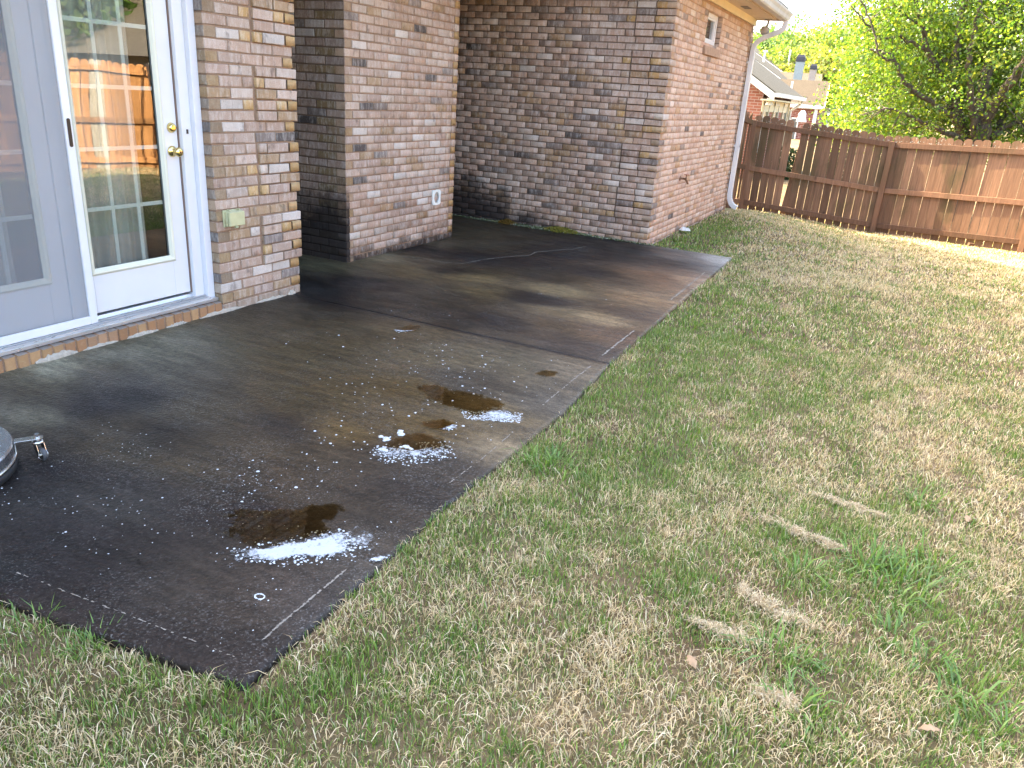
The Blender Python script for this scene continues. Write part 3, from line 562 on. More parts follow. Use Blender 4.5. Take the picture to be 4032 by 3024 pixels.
# pinker mortar sheet: warm light on the end face is put into its colour
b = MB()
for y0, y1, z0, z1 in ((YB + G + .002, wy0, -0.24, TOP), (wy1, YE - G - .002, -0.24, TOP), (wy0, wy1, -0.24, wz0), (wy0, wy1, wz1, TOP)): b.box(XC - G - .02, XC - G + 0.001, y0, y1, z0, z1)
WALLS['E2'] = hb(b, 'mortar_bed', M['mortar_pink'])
B = Wall((XC, YB, 0), (-1, 0, 0), (0, -1, 0), 'B', 'dark', 'E'); E = Wall((XC, YB, 0), (0, 1, 0), (1, 0, 0), 'E', 'pink', 'E'); Ef = Wall((XC, YE, 0), (-1, 0, 0), (0, 1, 0), 'Ef', 'p', 'E')
for n in range(0, 41):
    z = ZB + n * CH; m = n - 5; blk = m >= 1 and (m - 1) % 7 < 5; odd = n % 2 == 0; pr = 0.015 if blk else 0.0
    if z > TOP - 0.03: break
    GOLD = [(0.50, 0.33, 0.15), (0.45, 0.29, 0.13), (0.40, 0.30, 0.22)]
    QW = 0.41
    # back wall, measured from the corner to the left; odd courses show the end of an end-wall brick
    s0 = 0.102 if odd else -pr
    if blk: sp = ([(0.102 - pr, 0.295 - .09, pr), (0.215, QW, pr)] if odd else [(-pr, 0.193, pr), (0.203, QW, pr)]) + [(a, c_, 0.0) for a, c_ in fill(QW + 0.017, 2.95, 0.092 if odd else BL)]
    else: sp = [(a, c_, 0.0) for a, c_ in fill(0.102 if odd else 0.0, 2.95, BL)]
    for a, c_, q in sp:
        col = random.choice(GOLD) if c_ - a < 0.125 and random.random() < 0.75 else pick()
        col = tuple(x * f for x, f in zip(col, (0.92, 0.85, 0.79)))  # weaker skylight painted as darker bricks, warmed against its blue
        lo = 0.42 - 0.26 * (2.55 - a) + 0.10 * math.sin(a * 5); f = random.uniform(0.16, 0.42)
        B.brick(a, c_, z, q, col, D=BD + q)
    # end wall
    hole = wz0 - 0.03 < z < wz1 - 0.02
    last = YE - YB
    for s0, s1 in ([(None, wy0 - YB), (wy1 - YB, last)] if hole else [(None, last)]):
        q0, e1 = s0, s1
        if s0 is None:
            q0 = 0.102
            if odd: E.brick(-pr, 0.193, z, pr, None, D=BD + pr); q0 = 0.203
            if blk and not odd: E.brick(0.102 - pr, 0.193, z, pr, random.choice(GREY), D=BD + pr); q0 = 0.203
        if s1 == last and blk: e1 = s1 - 0.215
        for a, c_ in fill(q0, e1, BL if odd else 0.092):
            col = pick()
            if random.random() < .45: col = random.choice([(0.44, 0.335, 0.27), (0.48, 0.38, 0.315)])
            E.brick(a, c_, z, 0.0, tuple(x * f for x, f in zip(col, (1.22, 1.13, 1.07))))  # end wall bricks lightened: warm bounced light put into their colour
        if e1 != s1:
            if odd: E.brick(e1 + 0.015, s1 - .10 + pr, z, pr, random.choice(GREY), D=BD + pr); E.brick(s1 - .09 + pr, s1 + pr, z, pr, GOLD[1], D=BD + pr)
            else: E.brick(e1 + 0.015, s1 + pr, z, pr, random.choice(GREY), D=BD + pr)
# window reveal bricks
for n in range(6):
    z = wz0 + 0.003 + n * 0.0635
    BR.append(dict(pos=Vector((XC - 0.055, wy1 - 0.004, z + .029)), rot=math.pi, L=0.10, D=0.02, H=0.055, col=(0.40, 0.29, 0.225), wall='E'))

# brick meshes: shared between alike bricks
_bm = {}
def brick_verts(L, D, H, jit, seed):
    r = np.random.default_rng(seed); c = 0.0045
    x, h = L / 2, H / 2
    V = np.array([(-x, -D, -h), (x, -D, -h), (x, -D, h), (-x, -D, h), (-x, -c, -h), (x, -c, -h), (x, -c, h), (-x, -c, h),
                  (-x + c, 0, -h + c), (x - c, 0, -h + c), (x - c, 0, h - c), (-x + c, 0, h - c)], float)
    V[4:] += r.normal(size=(8, 3)) * jit
    return V
BF = [(0, 4, 7, 3), (1, 2, 6, 5), (0, 1, 5, 4), (3, 7, 6, 2), (4, 5, 9, 8), (5, 6, 10, 9), (6, 7, 11, 10), (7, 4, 8, 11), (8, 9, 10, 11)]
BMI = [1, 1, 0, 0, 0, 0, 0, 0, 0]
def brick_mesh(L, D, H):
    key = (round(L, 3), round(D, 3), round(H, 3), random.randrange(4))
    if key not in _bm:
        me = bpy.data.meshes.new('brick'); me.from_pydata([tuple(v) for v in brick_verts(L, D, H, 0.0013, len(_bm) + 11)], [], BF)
        me.materials.append(M['brick_o']); me.materials.append(M['brick_oe']); me.polygons.foreach_set('material_index', BMI); me.update(); _bm[key] = me
    return _bm[key]
def seen(bk):
    """rough size in the picture, to decide which 300 bricks are individuals"""
    d = bk['pos'] - CAM; zc = d.dot(_f)
    px = d.dot(_r) / zc * 3027 / 2016; py = d.dot(_u) / zc * 3027 / 1512
    if abs(px) > 1.0 or abs(py) > 1.0 or zc < 0: return 0
    nrm = Vector((-math.sin(bk['rot']), math.cos(bk['rot']), 0)); f = -d.normalized().dot(nrm)
    if f <= 0: return 0
    if bk['wall'] == 'W' and nrm.y < -.5 and bk['pos'].x < -0.9: return 0
    if bk['wall'] == 'E' and nrm.y < -.5 and bk['pos'].x < -1.15: return 0
    return bk['L'] * bk['H'] * f / zc ** 2
BR.sort(key=seen, reverse=True)
for bk in BR[:300]:
    o = mesh_obj('brick', brick_mesh(bk['L'], bk['D'], bk['H']), WALLS[bk['wall']])
    o.location = bk['pos']; o.rotation_euler = (0, 0, bk['rot']); o.color = (*bk['col'], 1)
rest = BR[300:]
VV, CC = [], []
for i, bk in enumerate(rest):
    v = brick_verts(bk['L'], bk['D'], bk['H'], 0.0013, i); ca, sa = math.cos(bk['rot']), math.sin(bk['rot'])
    VV.append(np.stack([v[:, 0] * ca - v[:, 1] * sa, v[:, 0] * sa + v[:, 1] * ca, v[:, 2]], 1) + np.array(bk['pos'])); CC.append(np.tile(bk['col'], (12, 1)))
Q = (np.array(BF)[None] + 12 * np.arange(len(rest))[:, None, None]).reshape(-1, 4)
o = mesh_obj('brickwork', np_mesh('brickwork', np.concatenate(VV), Q.ravel(), np.arange(len(Q)) * 4, [M['brick_a'], M['brick_ae']], np.concatenate(CC), matidx=np.tile(BMI, len(rest))), house, -HL)
tag(o, kind='stuff')

# -- recess back walls, ceiling of the house and roof
b = MB(); b.box(-1.75, -1.62, 0.70, YW + .1, -.16, TOP); b.box(-1.75, -1.62, YW + LW - .1, YB + .05, -.16, TOP)
hb(b, 'recess_wall', M['room'])

# -- brick sill (rowlock) under the doors
b = MB(); b.box(-0.115, -0.006, -1.90, -0.004, -0.16, 0.016)
sill = hb(b, 'brick_sill', M['mortar_tan'])
SC = [(0.36, 0.19, 0.095), (0.39, 0.215, 0.11), (0.33, 0.175, 0.09), (0.37, 0.22, 0.13), (0.40, 0.24, 0.12)]
kk = N('sill_brick'); oi = kk.n('ShaderNodeObjectInfo'); p = kk.pos()
cc = kk.mix(kk.ramp(kk.noise(p, 30, 5), [(0.35, 0.0), (0.7, 0.55)]), oi.outputs['Color'], (0.30, 0.17, 0.10)); cc = kk.mix(kk.ramp(kk.noise(kk.pos((30, 30, 90)), 1, 4), [(0.55, 0.0), (0.75, 0.4)]), cc, (0.48, 0.33, 0.2))
kk.bsdf(cc, 0.9, kk.noise(p, 120, 4), 0.5, 0.003, Specular_IOR_Level=0.2); M['sillb'] = kk.m
M['sillt'] = simple('sill_grime', (0.21, 0.175, 0.15), 0.85, 0.25, 30, 0.4)
for v in range(3):
    r = np.random.default_rng(v + 5); h, x, D, c_ = 0.042, 0.0275, 0.10, 0.004
    V = np.array([(-x, -D, -h), (x, -D, -h), (x, -D, h + .006), (-x, -D, h + .006), (-x, -c_, -h), (x, -c_, -h), (x, -c_, h - c_), (-x, -c_, h - c_), (-x + c_, 0, -h), (x - c_, 0, -h), (x - c_, 0, h - 2 * c_), (-x + c_, 0, h - 2 * c_)])
    V[4:] += r.normal(size=(8, 3)) * 0.0013
    me = bpy.data.meshes.new('sill_brick'); me.from_pydata([tuple(q) for q in V], [], BF); me.materials.append(M['sillb']); me.materials.append(M['sillt']); me.polygons.foreach_set('material_index', [0, 0, 0, 1, 0, 0, 1, 0, 0]); _bm['s%d' % v] = me
yy_ = -0.034
while yy_ > -1.88:
    o = mesh_obj('sill_brick', _bm['s%d' % random.randrange(3)], sill); o.location = (random.uniform(-.002, .002), yy_, -0.020 + random.uniform(-.002, .002)); o.rotation_euler = (0, random.uniform(-.01, .01), -math.pi / 2 + random.uniform(-.02, .02))
    f = random.uniform(.85, 1.12); q = random.choice(SC); o.color = (*(t * f for t in q), 1); yy_ -= 0.0657
# mortar smears along the bottom of the sill
M['smear'] = simple('pale_mortar', (0.40, 0.36, 0.30), 0.95, 0.2, 40, 0.8, 90)
for y0, y1, hh in ((-1.29, -1.05, .034), (-1.02, -0.80, .016), (-0.74, -0.52, .02), (-0.46, -0.30, .018), (-0.2, 0.20, .022), (0.30, 0.60, .02), (0.62, 0.70, .03)):
    nn = 16; V = []
    for i in range(nn + 1):
        y = y0 + (y1 - y0) * i / nn; e = math.sin(math.pi * min(max(i / nn, .02), .98)) ** .6; h_ = hh * e * random.uniform(.55, 1.1) + .003; t_ = .004 + .014 * e * random.uniform(.5, 1.2); z = slabz(0, y)
        V += [(-.004, y, z - .01), (t_, y, z - .008), (t_ * .7, y, z + h_ * .5), (-.002, y, z + h_)]
    b = MB(); b.add(V, [(4 * i + j, 4 * i + j + 1, 4 * i + j + 5, 4 * i + j + 4) for i in range(nn) for j in range(3)] + [(0, 3, 2, 1), (4 * nn, 4 * nn + 1, 4 * nn + 2, 4 * nn + 3)])
    hb(b, 'mortar_smear', M['smear'])

# ------------------------------------------------------------------ patio doors (all fixed to the house)
DX = -0.13                                      # face of the door leaves
b = MB()                                        # frame: casing, jambs, head
for y0, y1 in ((-0.056, -0.001), (-1.899, -1.844)): b.box(-0.14, -0.062, y0, y1, 0.030, 2.21)
b.box(-0.14, -0.064, -1.844, -0.056, 2.13, 2.208)
hb(b, 'door_frame', M['white'], bevel=0.004)
b = MB()
for y0, y1 in ((-0.130, -0.0565), (-1.8435, -1.77)): b.box(-0.17, -0.095, y0, y1, 0.05, 2.129)
b.box(-0.17, -0.094, -1.77, -0.130, 2.10, 2.129)
hb(b, 'door_jamb', M['door'], bevel=0.003)
b = MB(); b.box(-0.165, -0.122, -0.1365, -0.1305, 0.088, 2.098); hb(b, 'weatherstrip', M['brown_strip'])
b = MB()                                        # aluminium sill with track ridges
b.box(-0.16, -0.026, -1.895, -0.008, 0.026, 0.046)
for x0, x1, zt in ((-0.045, -0.041, .056), (-0.062, -0.058, .060), (-0.086, -0.082, .066), (-0.100, -0.096, .070)): b.box(x0, x1, -1.843, -0.057, 0.046, zt)
b.add([(-0.16, -1.843, .046), (-0.16, -0.057, .046), (-0.104, -0.057, .046), (-0.104, -1.843, .046), (-0.16, -1.843, .082), (-0.16, -0.057, .082), (-0.128, -0.057, .080), (-0.128, -1.843, .080)],
      [(0, 3, 2, 1), (4, 7, 6, 5), (0, 1, 5, 4), (2, 3, 7, 6), (1, 2, 6, 5), (3, 0, 4, 7)])
hb(b, 'door_sill', M['alu'], bevel=0.0015)
def moulding(b, y0, y1, z0, z1, w, xb, xf):
    """picture-frame moulding round the glass, mitred, with a stepped slope"""
    for (o0, o1, xa, xc) in ((0.0, 0.35, xb, xf), (0.35, 0.65, xf, xf - .004), (0.65, 1.0, xf - .004, xb - .006)):
        a0, a1 = w * o0, w * o1
        ro = [(y0 - w + a0, z0 - w + a0), (y1 + w - a0, z0 - w + a0), (y1 + w - a0, z1 + w - a0), (y0 - w + a0, z1 + w - a0)]
        ri = [(y0 - w + a1, z0 - w + a1), (y1 + w - a1, z0 - w + a1), (y1 + w - a1, z1 + w - a1), (y0 - w + a1, z1 + w - a1)]
        b.add([(xa, *q) for q in ro] + [(xc, *q) for q in ri], [(i, (i + 1) % 4, 4 + (i + 1) % 4, 4 + i) for i in range(4)])
def leaf(yl, yr, gl, gr, label, name):
    z0, z1 = 0.094, 2.096; gz0, gz1 = 0.350, 1.972
    b = MB(); x0, x1 = DX - 0.044, DX
    b.box(x0, x1, yl, gl - .02, z0, z1); b.box(x0, x1, gr + .02, yr, z0, z1)
    b.box(x0, x1, gl - .02, gr + .02, z0, gz0 - .02); b.box(x0, x1, gl - .02, gr + .02, gz1 + .02, z1)
    d = hb(b, name, M['door'], bevel=0.002)
    if label: d['label'] = label
    b = MB(); moulding(b, gl, gr, gz0, gz1, 0.040, DX + 0.001, DX + 0.014); hb(b, 'moulding', M['cream'], d)
    b = MB(); b.box(DX - .020, DX - .016, gl - .015, gr + .015, gz0 - .015, gz1 + .015); g = hb(b, 'glass_pane', M['glass'], d)
    for i in (1, 2):
        y = gl + (gr - gl) * i / 3; b = MB(); b.box(DX - .0285, DX - .0215, y - .0110, y + .0110, gz0, gz1); hb(b, 'muntin', M['grid'], d)
    for i in (1, 2, 3, 4):
        zc = gz0 + (gz1 - gz0) * i / 5; b = MB(); b.box(DX - .0280, DX - .0220, gl, gr, zc - .0110, zc + .0110); hb(b, 'muntin', M['grid'], d)
    return d
# wall_back child offsets: parts with a parent keep world coordinates because the parent part sits at -HL
d1 = leaf(-0.905, -0.1375, -0.787, -0.271, None, 'door')
d2 = leaf(-1.735, -0.965, -1.604, -1.089, 'fixed door leaf behind the insect screen', 'door')
b = MB(); b.box(DX - .03, DX + .012, -0.964, -0.906, .094, 2.096); hb(b, 'astragal', M['door'], bevel=.003)
# brass deadbolt and knob
b = MB(); b.lathe([(0.030, DX), (0.030, DX + .006), (0.024, DX + .014), (0.022, DX + .022), (0.015, DX + .024)], 24, 'x', (0, -0.180, 1.108)); hb(b, 'deadbolt', M['brass'], d1, smooth=True)
b = MB(); b.lathe([(0.033, DX), (0.033, DX + .005), (0.022, DX + .012), (0.012, DX + .016), (0.011, DX + .034), (0.020, DX + .040), (0.0275, DX + .052), (0.0275, DX + .060), (0.022, DX + .070), (0.010, DX + .073)], 24, 'x', (0, -0.186, 0.972)); hb(b, 'door_knob', M['brass'], d1, smooth=True)
b = MB(); b.lathe([(0.007, DX + .0732), (0.006, DX + .0755)], 12, 'x', (0, -0.186, 0.972)); hb(b, 'keyhole', M['darkgap'], d1)
b = MB(); b.box(-0.095, -0.088, -0.098, -0.088, 1.075, 1.10); hb(b, 'strike_latch', M['darkgap'])
# sliding insect screen in front of the fixed leaf
b = MB(); xs0, xs1 = -0.092, -0.072
b.box(xs0, xs1, -0.897, -0.853, 0.060, 2.125); b.box(xs0, xs1, -1.80, -1.756, 0.060, 2.125); b.box(xs0, xs1, -1.756, -0.897, 0.060, 0.106); b.box(xs0, xs1, -1.756, -0.897, 2.08, 2.125)
sc = hb(b, 'screen_door', M['white'], bevel=0.002)
b = MB(); b.box(-0.0825, -0.0815, -1.757, -0.896, 0.105, 2.081); hb(b, 'screen_mesh', M['screen'], sc)
b = MB(); b.lathe([(0.010, 0), (0.010, 0.0025)], 20, 'x', (xs1 + .0008, 0, 0))
b.v = [(x, -0.874 + y, 1.094 + (z if abs(z) < 1e-9 else z) + (0.062 if z > 0.0001 else (-0.062 if z < -0.0001 else 0))) for x, y, z in b.v]
hb(b, 'pull_handle', M['black'], sc)
# rooms and curtains behind the glass
b = MB(); b.box(-1.45, -1.40, -2.2, 0.4, -0.1, 2.5); b.box(-1.45, -0.3, -2.2, 0.4, -0.12, -0.08); b.box(-1.45, -0.3, -2.25, -2.2, -.1, 2.5); b.box(-1.45, -0.46, 0.40, 0.45, -.1, 2.5); b.box(-1.45, -0.3, -2.2, .4, 2.3, 2.35)
hb(b, 'room_wall', M['room'])
def curtain(y0, y1, lab):
    nu, nv = 110, 14; V = []
    for i in range(nu):
        t = i / (nu - 1); y = y0 + (y1 - y0) * t
        for j in range(nv):
            v = j / (nv - 1); z = 0.02 + 2.2 * v
            a = 0.020 * math.sin(t * 30 + 0.6 * math.sin(7 * t) + .5 * v) + 0.009 * math.sin(t * 71 + 1.2) + 0.006 * math.sin(t * 13 + v * 2)
            V.append((-0.235 + a, y + 0.006 * math.sin(v * 5 + t * 9), z))
    I = (np.arange(nu - 1)[:, None] * nv + np.arange(nv - 1)[None]).ravel(); L = np.stack([I, I + nv, I + nv + 1, I + 1], 1)
    o = mesh_obj('curtain', np_mesh('curtain', np.array(V), L.ravel(), np.arange(len(I)) * 4, M['curtain'], smooth=True))
    md = o.modifiers.new('cloth', 'SOLIDIFY'); md.thickness = 0.002
    return tag(o, lab, 'curtain', 'curtains behind the patio doors')
curtain(-0.86, -0.335, 'grey pleated curtain behind the glass of the door with brass knob')
curtain(-1.68, -1.165, 'grey pleated curtain behind the screened door at the left edge')

# ------------------------------------------------------------------ things fixed to the brick
# outdoor socket cover on the pier
b = MB(); Y0, Y1, Z0, Z1 = 0.055, 0.190, 0.508, 0.605
b.box(0.0, 0.012, Y0 - .008, Y1 + .008, Z0 - .006, Z1 + .006); b.box(0.012, 0.034, Y0, Y1, Z0, Z1); b.box(0.037, 0.056, Y0 + .002, Y1 - .002, Z0 + .003, Z1 - .003)
b.box(0.010, 0.040, Y0 + .018, Y0 + .030, Z1, Z1 + .011); b.box(0.010, 0.040, Y1 - .034, Y1 - .022, Z1, Z1 + .011); b.box(0.030, 0.052, (Y0 + Y1) / 2 - .012, (Y0 + Y1) / 2 + .012, Z0 - .012, Z0)
b.box(0.030, 0.042, Y0 - .010, Y0, Z0 + .03, Z0 + .055)
hb(b, 'socket_cover', M['outlet'], bevel=0.006)
# torn white plate round a grey pipe stub on the recessed wall
b = MB(); yc, zc = 3.238, 0.381; ring = []
nn = 40
for i in range(nn):
    a = 2 * math.pi * i / nn; q = 0.075 / max(abs(math.cos(a)), abs(math.sin(a))); q = min(q, .094) * (1 + .03 * math.sin(i * 5.1) * (i % 3 == 0)); ring.append((q * math.cos(a), q * math.sin(a)))
inn = [(0.046 * math.cos(2 * math.pi * i / nn), 0.056 * math.sin(2 * math.pi * i / nn)) for i in range(nn)]
x0, x1 = XW, XW + .012
V = [(x1, yc + p[0], zc + p[1]) for p in ring] + [(x1, yc + p[0], zc + p[1]) for p in inn] + [(x0, yc + p[0], zc + p[1]) for p in ring] + [(x0, yc + p[0], zc + p[1]) for p in inn]
F = [(i, (i + 1) % nn, nn + (i + 1) % nn, nn + i) for i in range(nn)] + [(i, 2 * nn + i, 2 * nn + (i + 1) % nn, (i + 1) % nn) for i in range(nn)] + [(nn + i, nn + (i + 1) % nn, 3 * nn + (i + 1) % nn, 3 * nn + i) for i in range(nn)]
b.add(V, F); pl_ = hb(b, 'vent_plate', M['plate'])
b = MB(); b.lathe([(0.045, XW - .03), (0.045, XW + .007), (0.040, XW + .007), (0.040, XW - .02)], 28, 'x', (0, yc, zc)); b.lathe([(0.0405, XW - .012), (0.0405, XW - .004)], 28, 'x', (0, yc, zc)); hb(b, 'pipe_stub', M['pipe'], pl_, smooth=False)
# hose spigot on the end wall
b = MB(); y, z = 6.02, 0.575
b.lathe([(0.030, XC), (0.030, XC + .006), (0.012, XC + .008), (0.012, XC + .06), (0.018, XC + .065), (0.018, XC + .085)], 14, 'x', (0, y, z)); b.tube([(XC + .06, y, z), (XC + .09, y, z - .02), (XC + .105, y, z - .06)], 0.013, 10); b.tube([(XC + .075, y, z), (XC + .075, y, z + .045)], 0.006, 8)
sg = hb(b, 'hose_spigot', M['rust'], smooth=True)
b = MB(); b.lathe([(0.008, 0), (0.030, 0.002), (0.030, 0.009), (0.008, .011)], 10, 'z', (XC + .075, y, z + .044)); hb(b, 'tap_handle', simple('red_tap', (0.30, 0.09, 0.04), 0.5), sg)
# small window in the end wall
wx = XC - 0.060
def rect_frame(b, x0, x1, y0, y1, z0, z1, t):
    b.box(x0, x1, y0, y0 + t, z0, z1); b.box(x0, x1, y1 - t, y1, z0, z1); b.box(x0, x1, y0 + t, y1 - t, z0, z0 + t); b.box(x0, x1, y0 + t, y1 - t, z1 - t, z1)
b = MB(); rect_frame(b, wx - .05, wx, wy0 + .004, wy1 - .012, wz0 + .022, wz1 - .004, 0.052); rect_frame(b, wx - .06, wx - .014, wy0 + .056, wy1 - .064, wz0 + .074, wz1 - .056, 0.022)
wf = hb(b, 'window', M['white'], bevel=0.003)
b = MB(); b.box(wx - .040, wx - .036, wy0 + .07, wy1 - .08, wz0 + .09, wz1 - .07); hb(b, 'glass_pane', M['glass'], wf)
b = MB(); b.box(wx - .0500, wx - .0440, (wy0 + wy1) / 2 - .012, (wy0 + wy1) / 2 + .012, wz0 + .09, wz1 - .07); hb(b, 'muntin', M['grid'], wf)
b = MB(); b.box(wx - .08, wx - .074, wy0 + .06, (wy0 + wy1) / 2 + .05, wz0 + .08, wz1 - .06); hb(b, 'window_blind', M['curtain'], wf)
b = MB(); b.add([(XC - .09, wy0 - .05, wz0 - .105), (XC + .030, wy0 - .05, wz0 - .105), (XC + .030, wy1 + .02, wz0 - .105), (XC - .09, wy1 + .02, wz0 - .105), (XC - .09, wy0 - .05, wz0 + .02), (XC + .024, wy0 - .05, wz0 - .012), (XC + .024, wy1 + .02, wz0 - .012), (XC - .09, wy1 + .02, wz0 + .02)],
             [(0, 3, 2, 1), (4, 5, 6, 7), (0, 1, 5, 4), (1, 2, 6, 5), (2, 3, 7, 6), (3, 0, 4, 7)])
hb(b, 'window_sill', simple('window_sill_brick', (0.36, 0.235, 0.165), 0.9, 0.2, 14, 0.5, 90), bevel=.004)

# ------------------------------------------------------------------ eaves and roof
SZ = 2.655; EV = 1.800; YEND = 9.10
b = MB(); b.box(XC - .002, XC + .022, YB - .02, YE + .012, 2.566, SZ); hb(b, 'frieze_board', M['frieze'])
# soffit boards: one long panel per strip so the joints are real
sf = MB()
for i in range(3):
    xa = XC + .022 + i * (EV - XC - .022) / 3; xb = XC + .022 + (i + 1) * (EV - XC - .022) / 3 - .004
    sf.box(xa, xb, YB - .45, YEND, SZ, SZ + .012)
hb(sf, 'soffit', M['soffit'])
b = MB(); b.box(EV, EV + .02, YB - .45, YEND + .02, SZ - .02, SZ + .12); b.box(XC + .02, EV, YEND, YEND + .02, SZ - .018, SZ + .12); b.box(EV - .075, EV - .055, YB - .44, YEND - .004, SZ - .014, SZ - .002)
hb(b, 'fascia', M['soffit'])
b = MB(); b.box(XC + .10, XC + .19, 7.50, 7.80, SZ - .006, SZ - .001); hb(b, 'soffit_vent', simple('vent_grey', (0.22, 0.20, 0.19), 0.7))
gp = [(0.0, -.005), (.070, -.005), (.085, .010), (.092, .045), (.112, .075), (.112, .098), (.100, .100), (.098, .088), (.008, .088), (0.0, .100)]
b = MB(); n = len(gp); ys = [YB - .47, YEND + .03]
b.add([(EV + .021 + p[0], ys[0], SZ - .02 + p[1] * 1.15) for p in gp] + [(EV + .021 + p[0], ys[1], SZ - .02 + p[1] * 1.15) for p in gp], [(i, (i + 1) % n, n + (i + 1) % n, n + i) for i in range(n)] + [tuple(range(n)), tuple(range(2 * n - 1, n - 1, -1))])
hb(b, 'gutter', M['gutter'])
# downspout: rectangular, ribbed elbows top and bottom
pr = [(-.044, -.032), (.044, -.032), (.044, .032), (-.044, .032)]
YD = 9.03
pts, ups = [], []
def el(p, u): pts.append(p); ups.append(u)
for p in ((EV + .075, YD - .03, SZ - .012), (EV + .074, YD - .03, SZ - .07), (EV + .055, YD - .025, SZ - .125), (EV + .01, YD - .02, SZ - .165), (XC + .20, YD - .01, SZ - .245), (XC + .11, YD, SZ - .30), (XC + .068, YD, SZ - .36), (XC + .060, YD, SZ - .43)): el(p, (0, 1, 0))
for zz in (2.0, 1.2, .75): el((XC + .060, YD, zz), (0, 1, 0))
for p in ((XC + .060, YD, .16), (XC + .068, YD, .085), (XC + .095, YD, .02), (XC + .14, YD, -.025), (XC + .20, YD, -.05)): el(p, (0, 1, 0))
b = MB(); b.sweep(pts, [(q[1], q[0]) for q in pr], ups)
ds = hb(b, 'downspout', M['spout'], bevel=0.004)
b = MB()
for p0, p1 in zip(pts[-5:-1], pts[-4:]):
    for t in (0.0, .33, .66):
        c_ = Vector(p0).lerp(Vector(p1), t); d_ = (Vector(p1) - Vector(p0)).normalized() * .004
        b.sweep([c_ - d_, c_ + d_], [(q[1] * 1.10, q[0] * 1.07) for q in pr], [(0, 1, 0)] * 2)
hb(b, 'elbow_rib', M['spout'], ds)
b = MB()
for zz in (.86, 2.05): b.box(XC, XC + .092, YD - .048, YD + .048, zz, zz + .028)
hb(b, 'spout_strap', M['spout'], ds)
# flood lamp under the end of the eave
b = MB(); b.lathe([(0.010, 0), (0.030, 0.015), (0.062, .075), (0.066, .092), (0.058, .108), (.02, .118)], 24, 'y'); 
o = b.build('flood_lamp', M['bulb'], house, smooth=True); o.location = Vector((1.585, 9.10, 2.520)) - HL; o.rotation_euler = (math.radians(195), 0, math.radians(8))
b = MB(); b.tube([(1.60, 9.08, 2.535), (1.62, 9.06, 2.60), (1.62, 9.05, SZ)], 0.016, 10); b.lathe([(0.05, SZ - .02), (0.05, SZ + .0)], 16, 'z', (1.62, 9.05, 0)); hb(b, 'lamp_holder', M['bulb'], smooth=False)
# roof above the frame; storey and wing are unseen, added to shade the lawn
b = MB()
def slabroof(q):           # a roof face with thickness
    q = [Vector(p) for p in q]; b.add([tuple(p) for p in q] + [tuple(p + Vector((0, 0, .10))) for p in q], [tuple(range(len(q) - 1, -1, -1)), tuple(range(len(q), 2 * len(q)))] + [(i, (i + 1) % len(q), len(q) + (i + 1) % len(q), len(q) + i) for i in range(len(q))])
slabroof([(EV + .06, YB - .5, SZ + .06), (EV + .06, YEND + .03, SZ + .06), (-1.3, 7.3, 4.3), (-1.3, 5.9, 4.3)])
slabroof([(EV + .06, YEND + .03, SZ + .062), (0.0, 9.3, SZ + .5), (-1.3, 7.3, 4.28)]); slabroof([(EV + .06, YB - .5, SZ + .062), (-1.3, 5.9, 4.28), (-1.0, YB - .5, SZ + .06)])
slabroof([(.50, -9, SZ + .06), (.50, YB - .5, SZ + .06), (-1.0, YB - .5, 3.5), (-1.0, -9, 3.5)])                    # lean-to over the patio doors
slabroof([(-.55, -9, 5.72), (-.55, 5.9, 5.72), (-4.5, 5.9, 8.0), (-4.5, -9, 8.0)]); slabroof([(-4.5, -9, 8.0), (-4.5, 5.9, 8.0), (-8.9, 5.9, 5.6), (-8.9, -9, 5.6)])   # added upper storey, unseen, blocks the sun over the lawn
slabroof([(-1.6, 9.3, 5.55), (0.05, 11.6, SZ + .1), (-5.5, 11.6, SZ + .1)]); slabroof([(-1.6, 9.3, 5.56), (-1.6, 6.0, 5.56), (0.05, 9.2, SZ + .5), (0.05, 11.6, SZ + .12)]); slabroof([(-1.6, 9.3, 5.55), (-5.5, 11.6, SZ + .1), (-8, 6, 5.0), (-1.6, 6, 5.55)])   # added rear wing, unseen, shapes the shadow edge by the back fence
hb(b, 'roof', M['shingle'])
b = MB(); b.box(-.45, .46, -9, YB - .46, SZ + .012, SZ + .024); hb(b, 'porch_soffit', M['soffit'])
b = MB(); b.box(.46, .48, -9, YB - .46, SZ - .03, SZ + .12); hb(b, 'porch_fascia', M['soffit'])
b = MB(); b.box(-.45, -.02, -9, -2.051, -.16, TOP); b.box(-5.2, -.30, 9.17, 11.3, -.6, TOP + .05); b.box(-8.6, -1.0, -9, 5.7, TOP + .3, 5.75); b.box(-8.8, -8.4, -9, 9.16, -.6, TOP); hb(b, 'side_wall_sun_block', M['mortar_tan'])  # includes walls of the added, unseen storey and wing that block sun

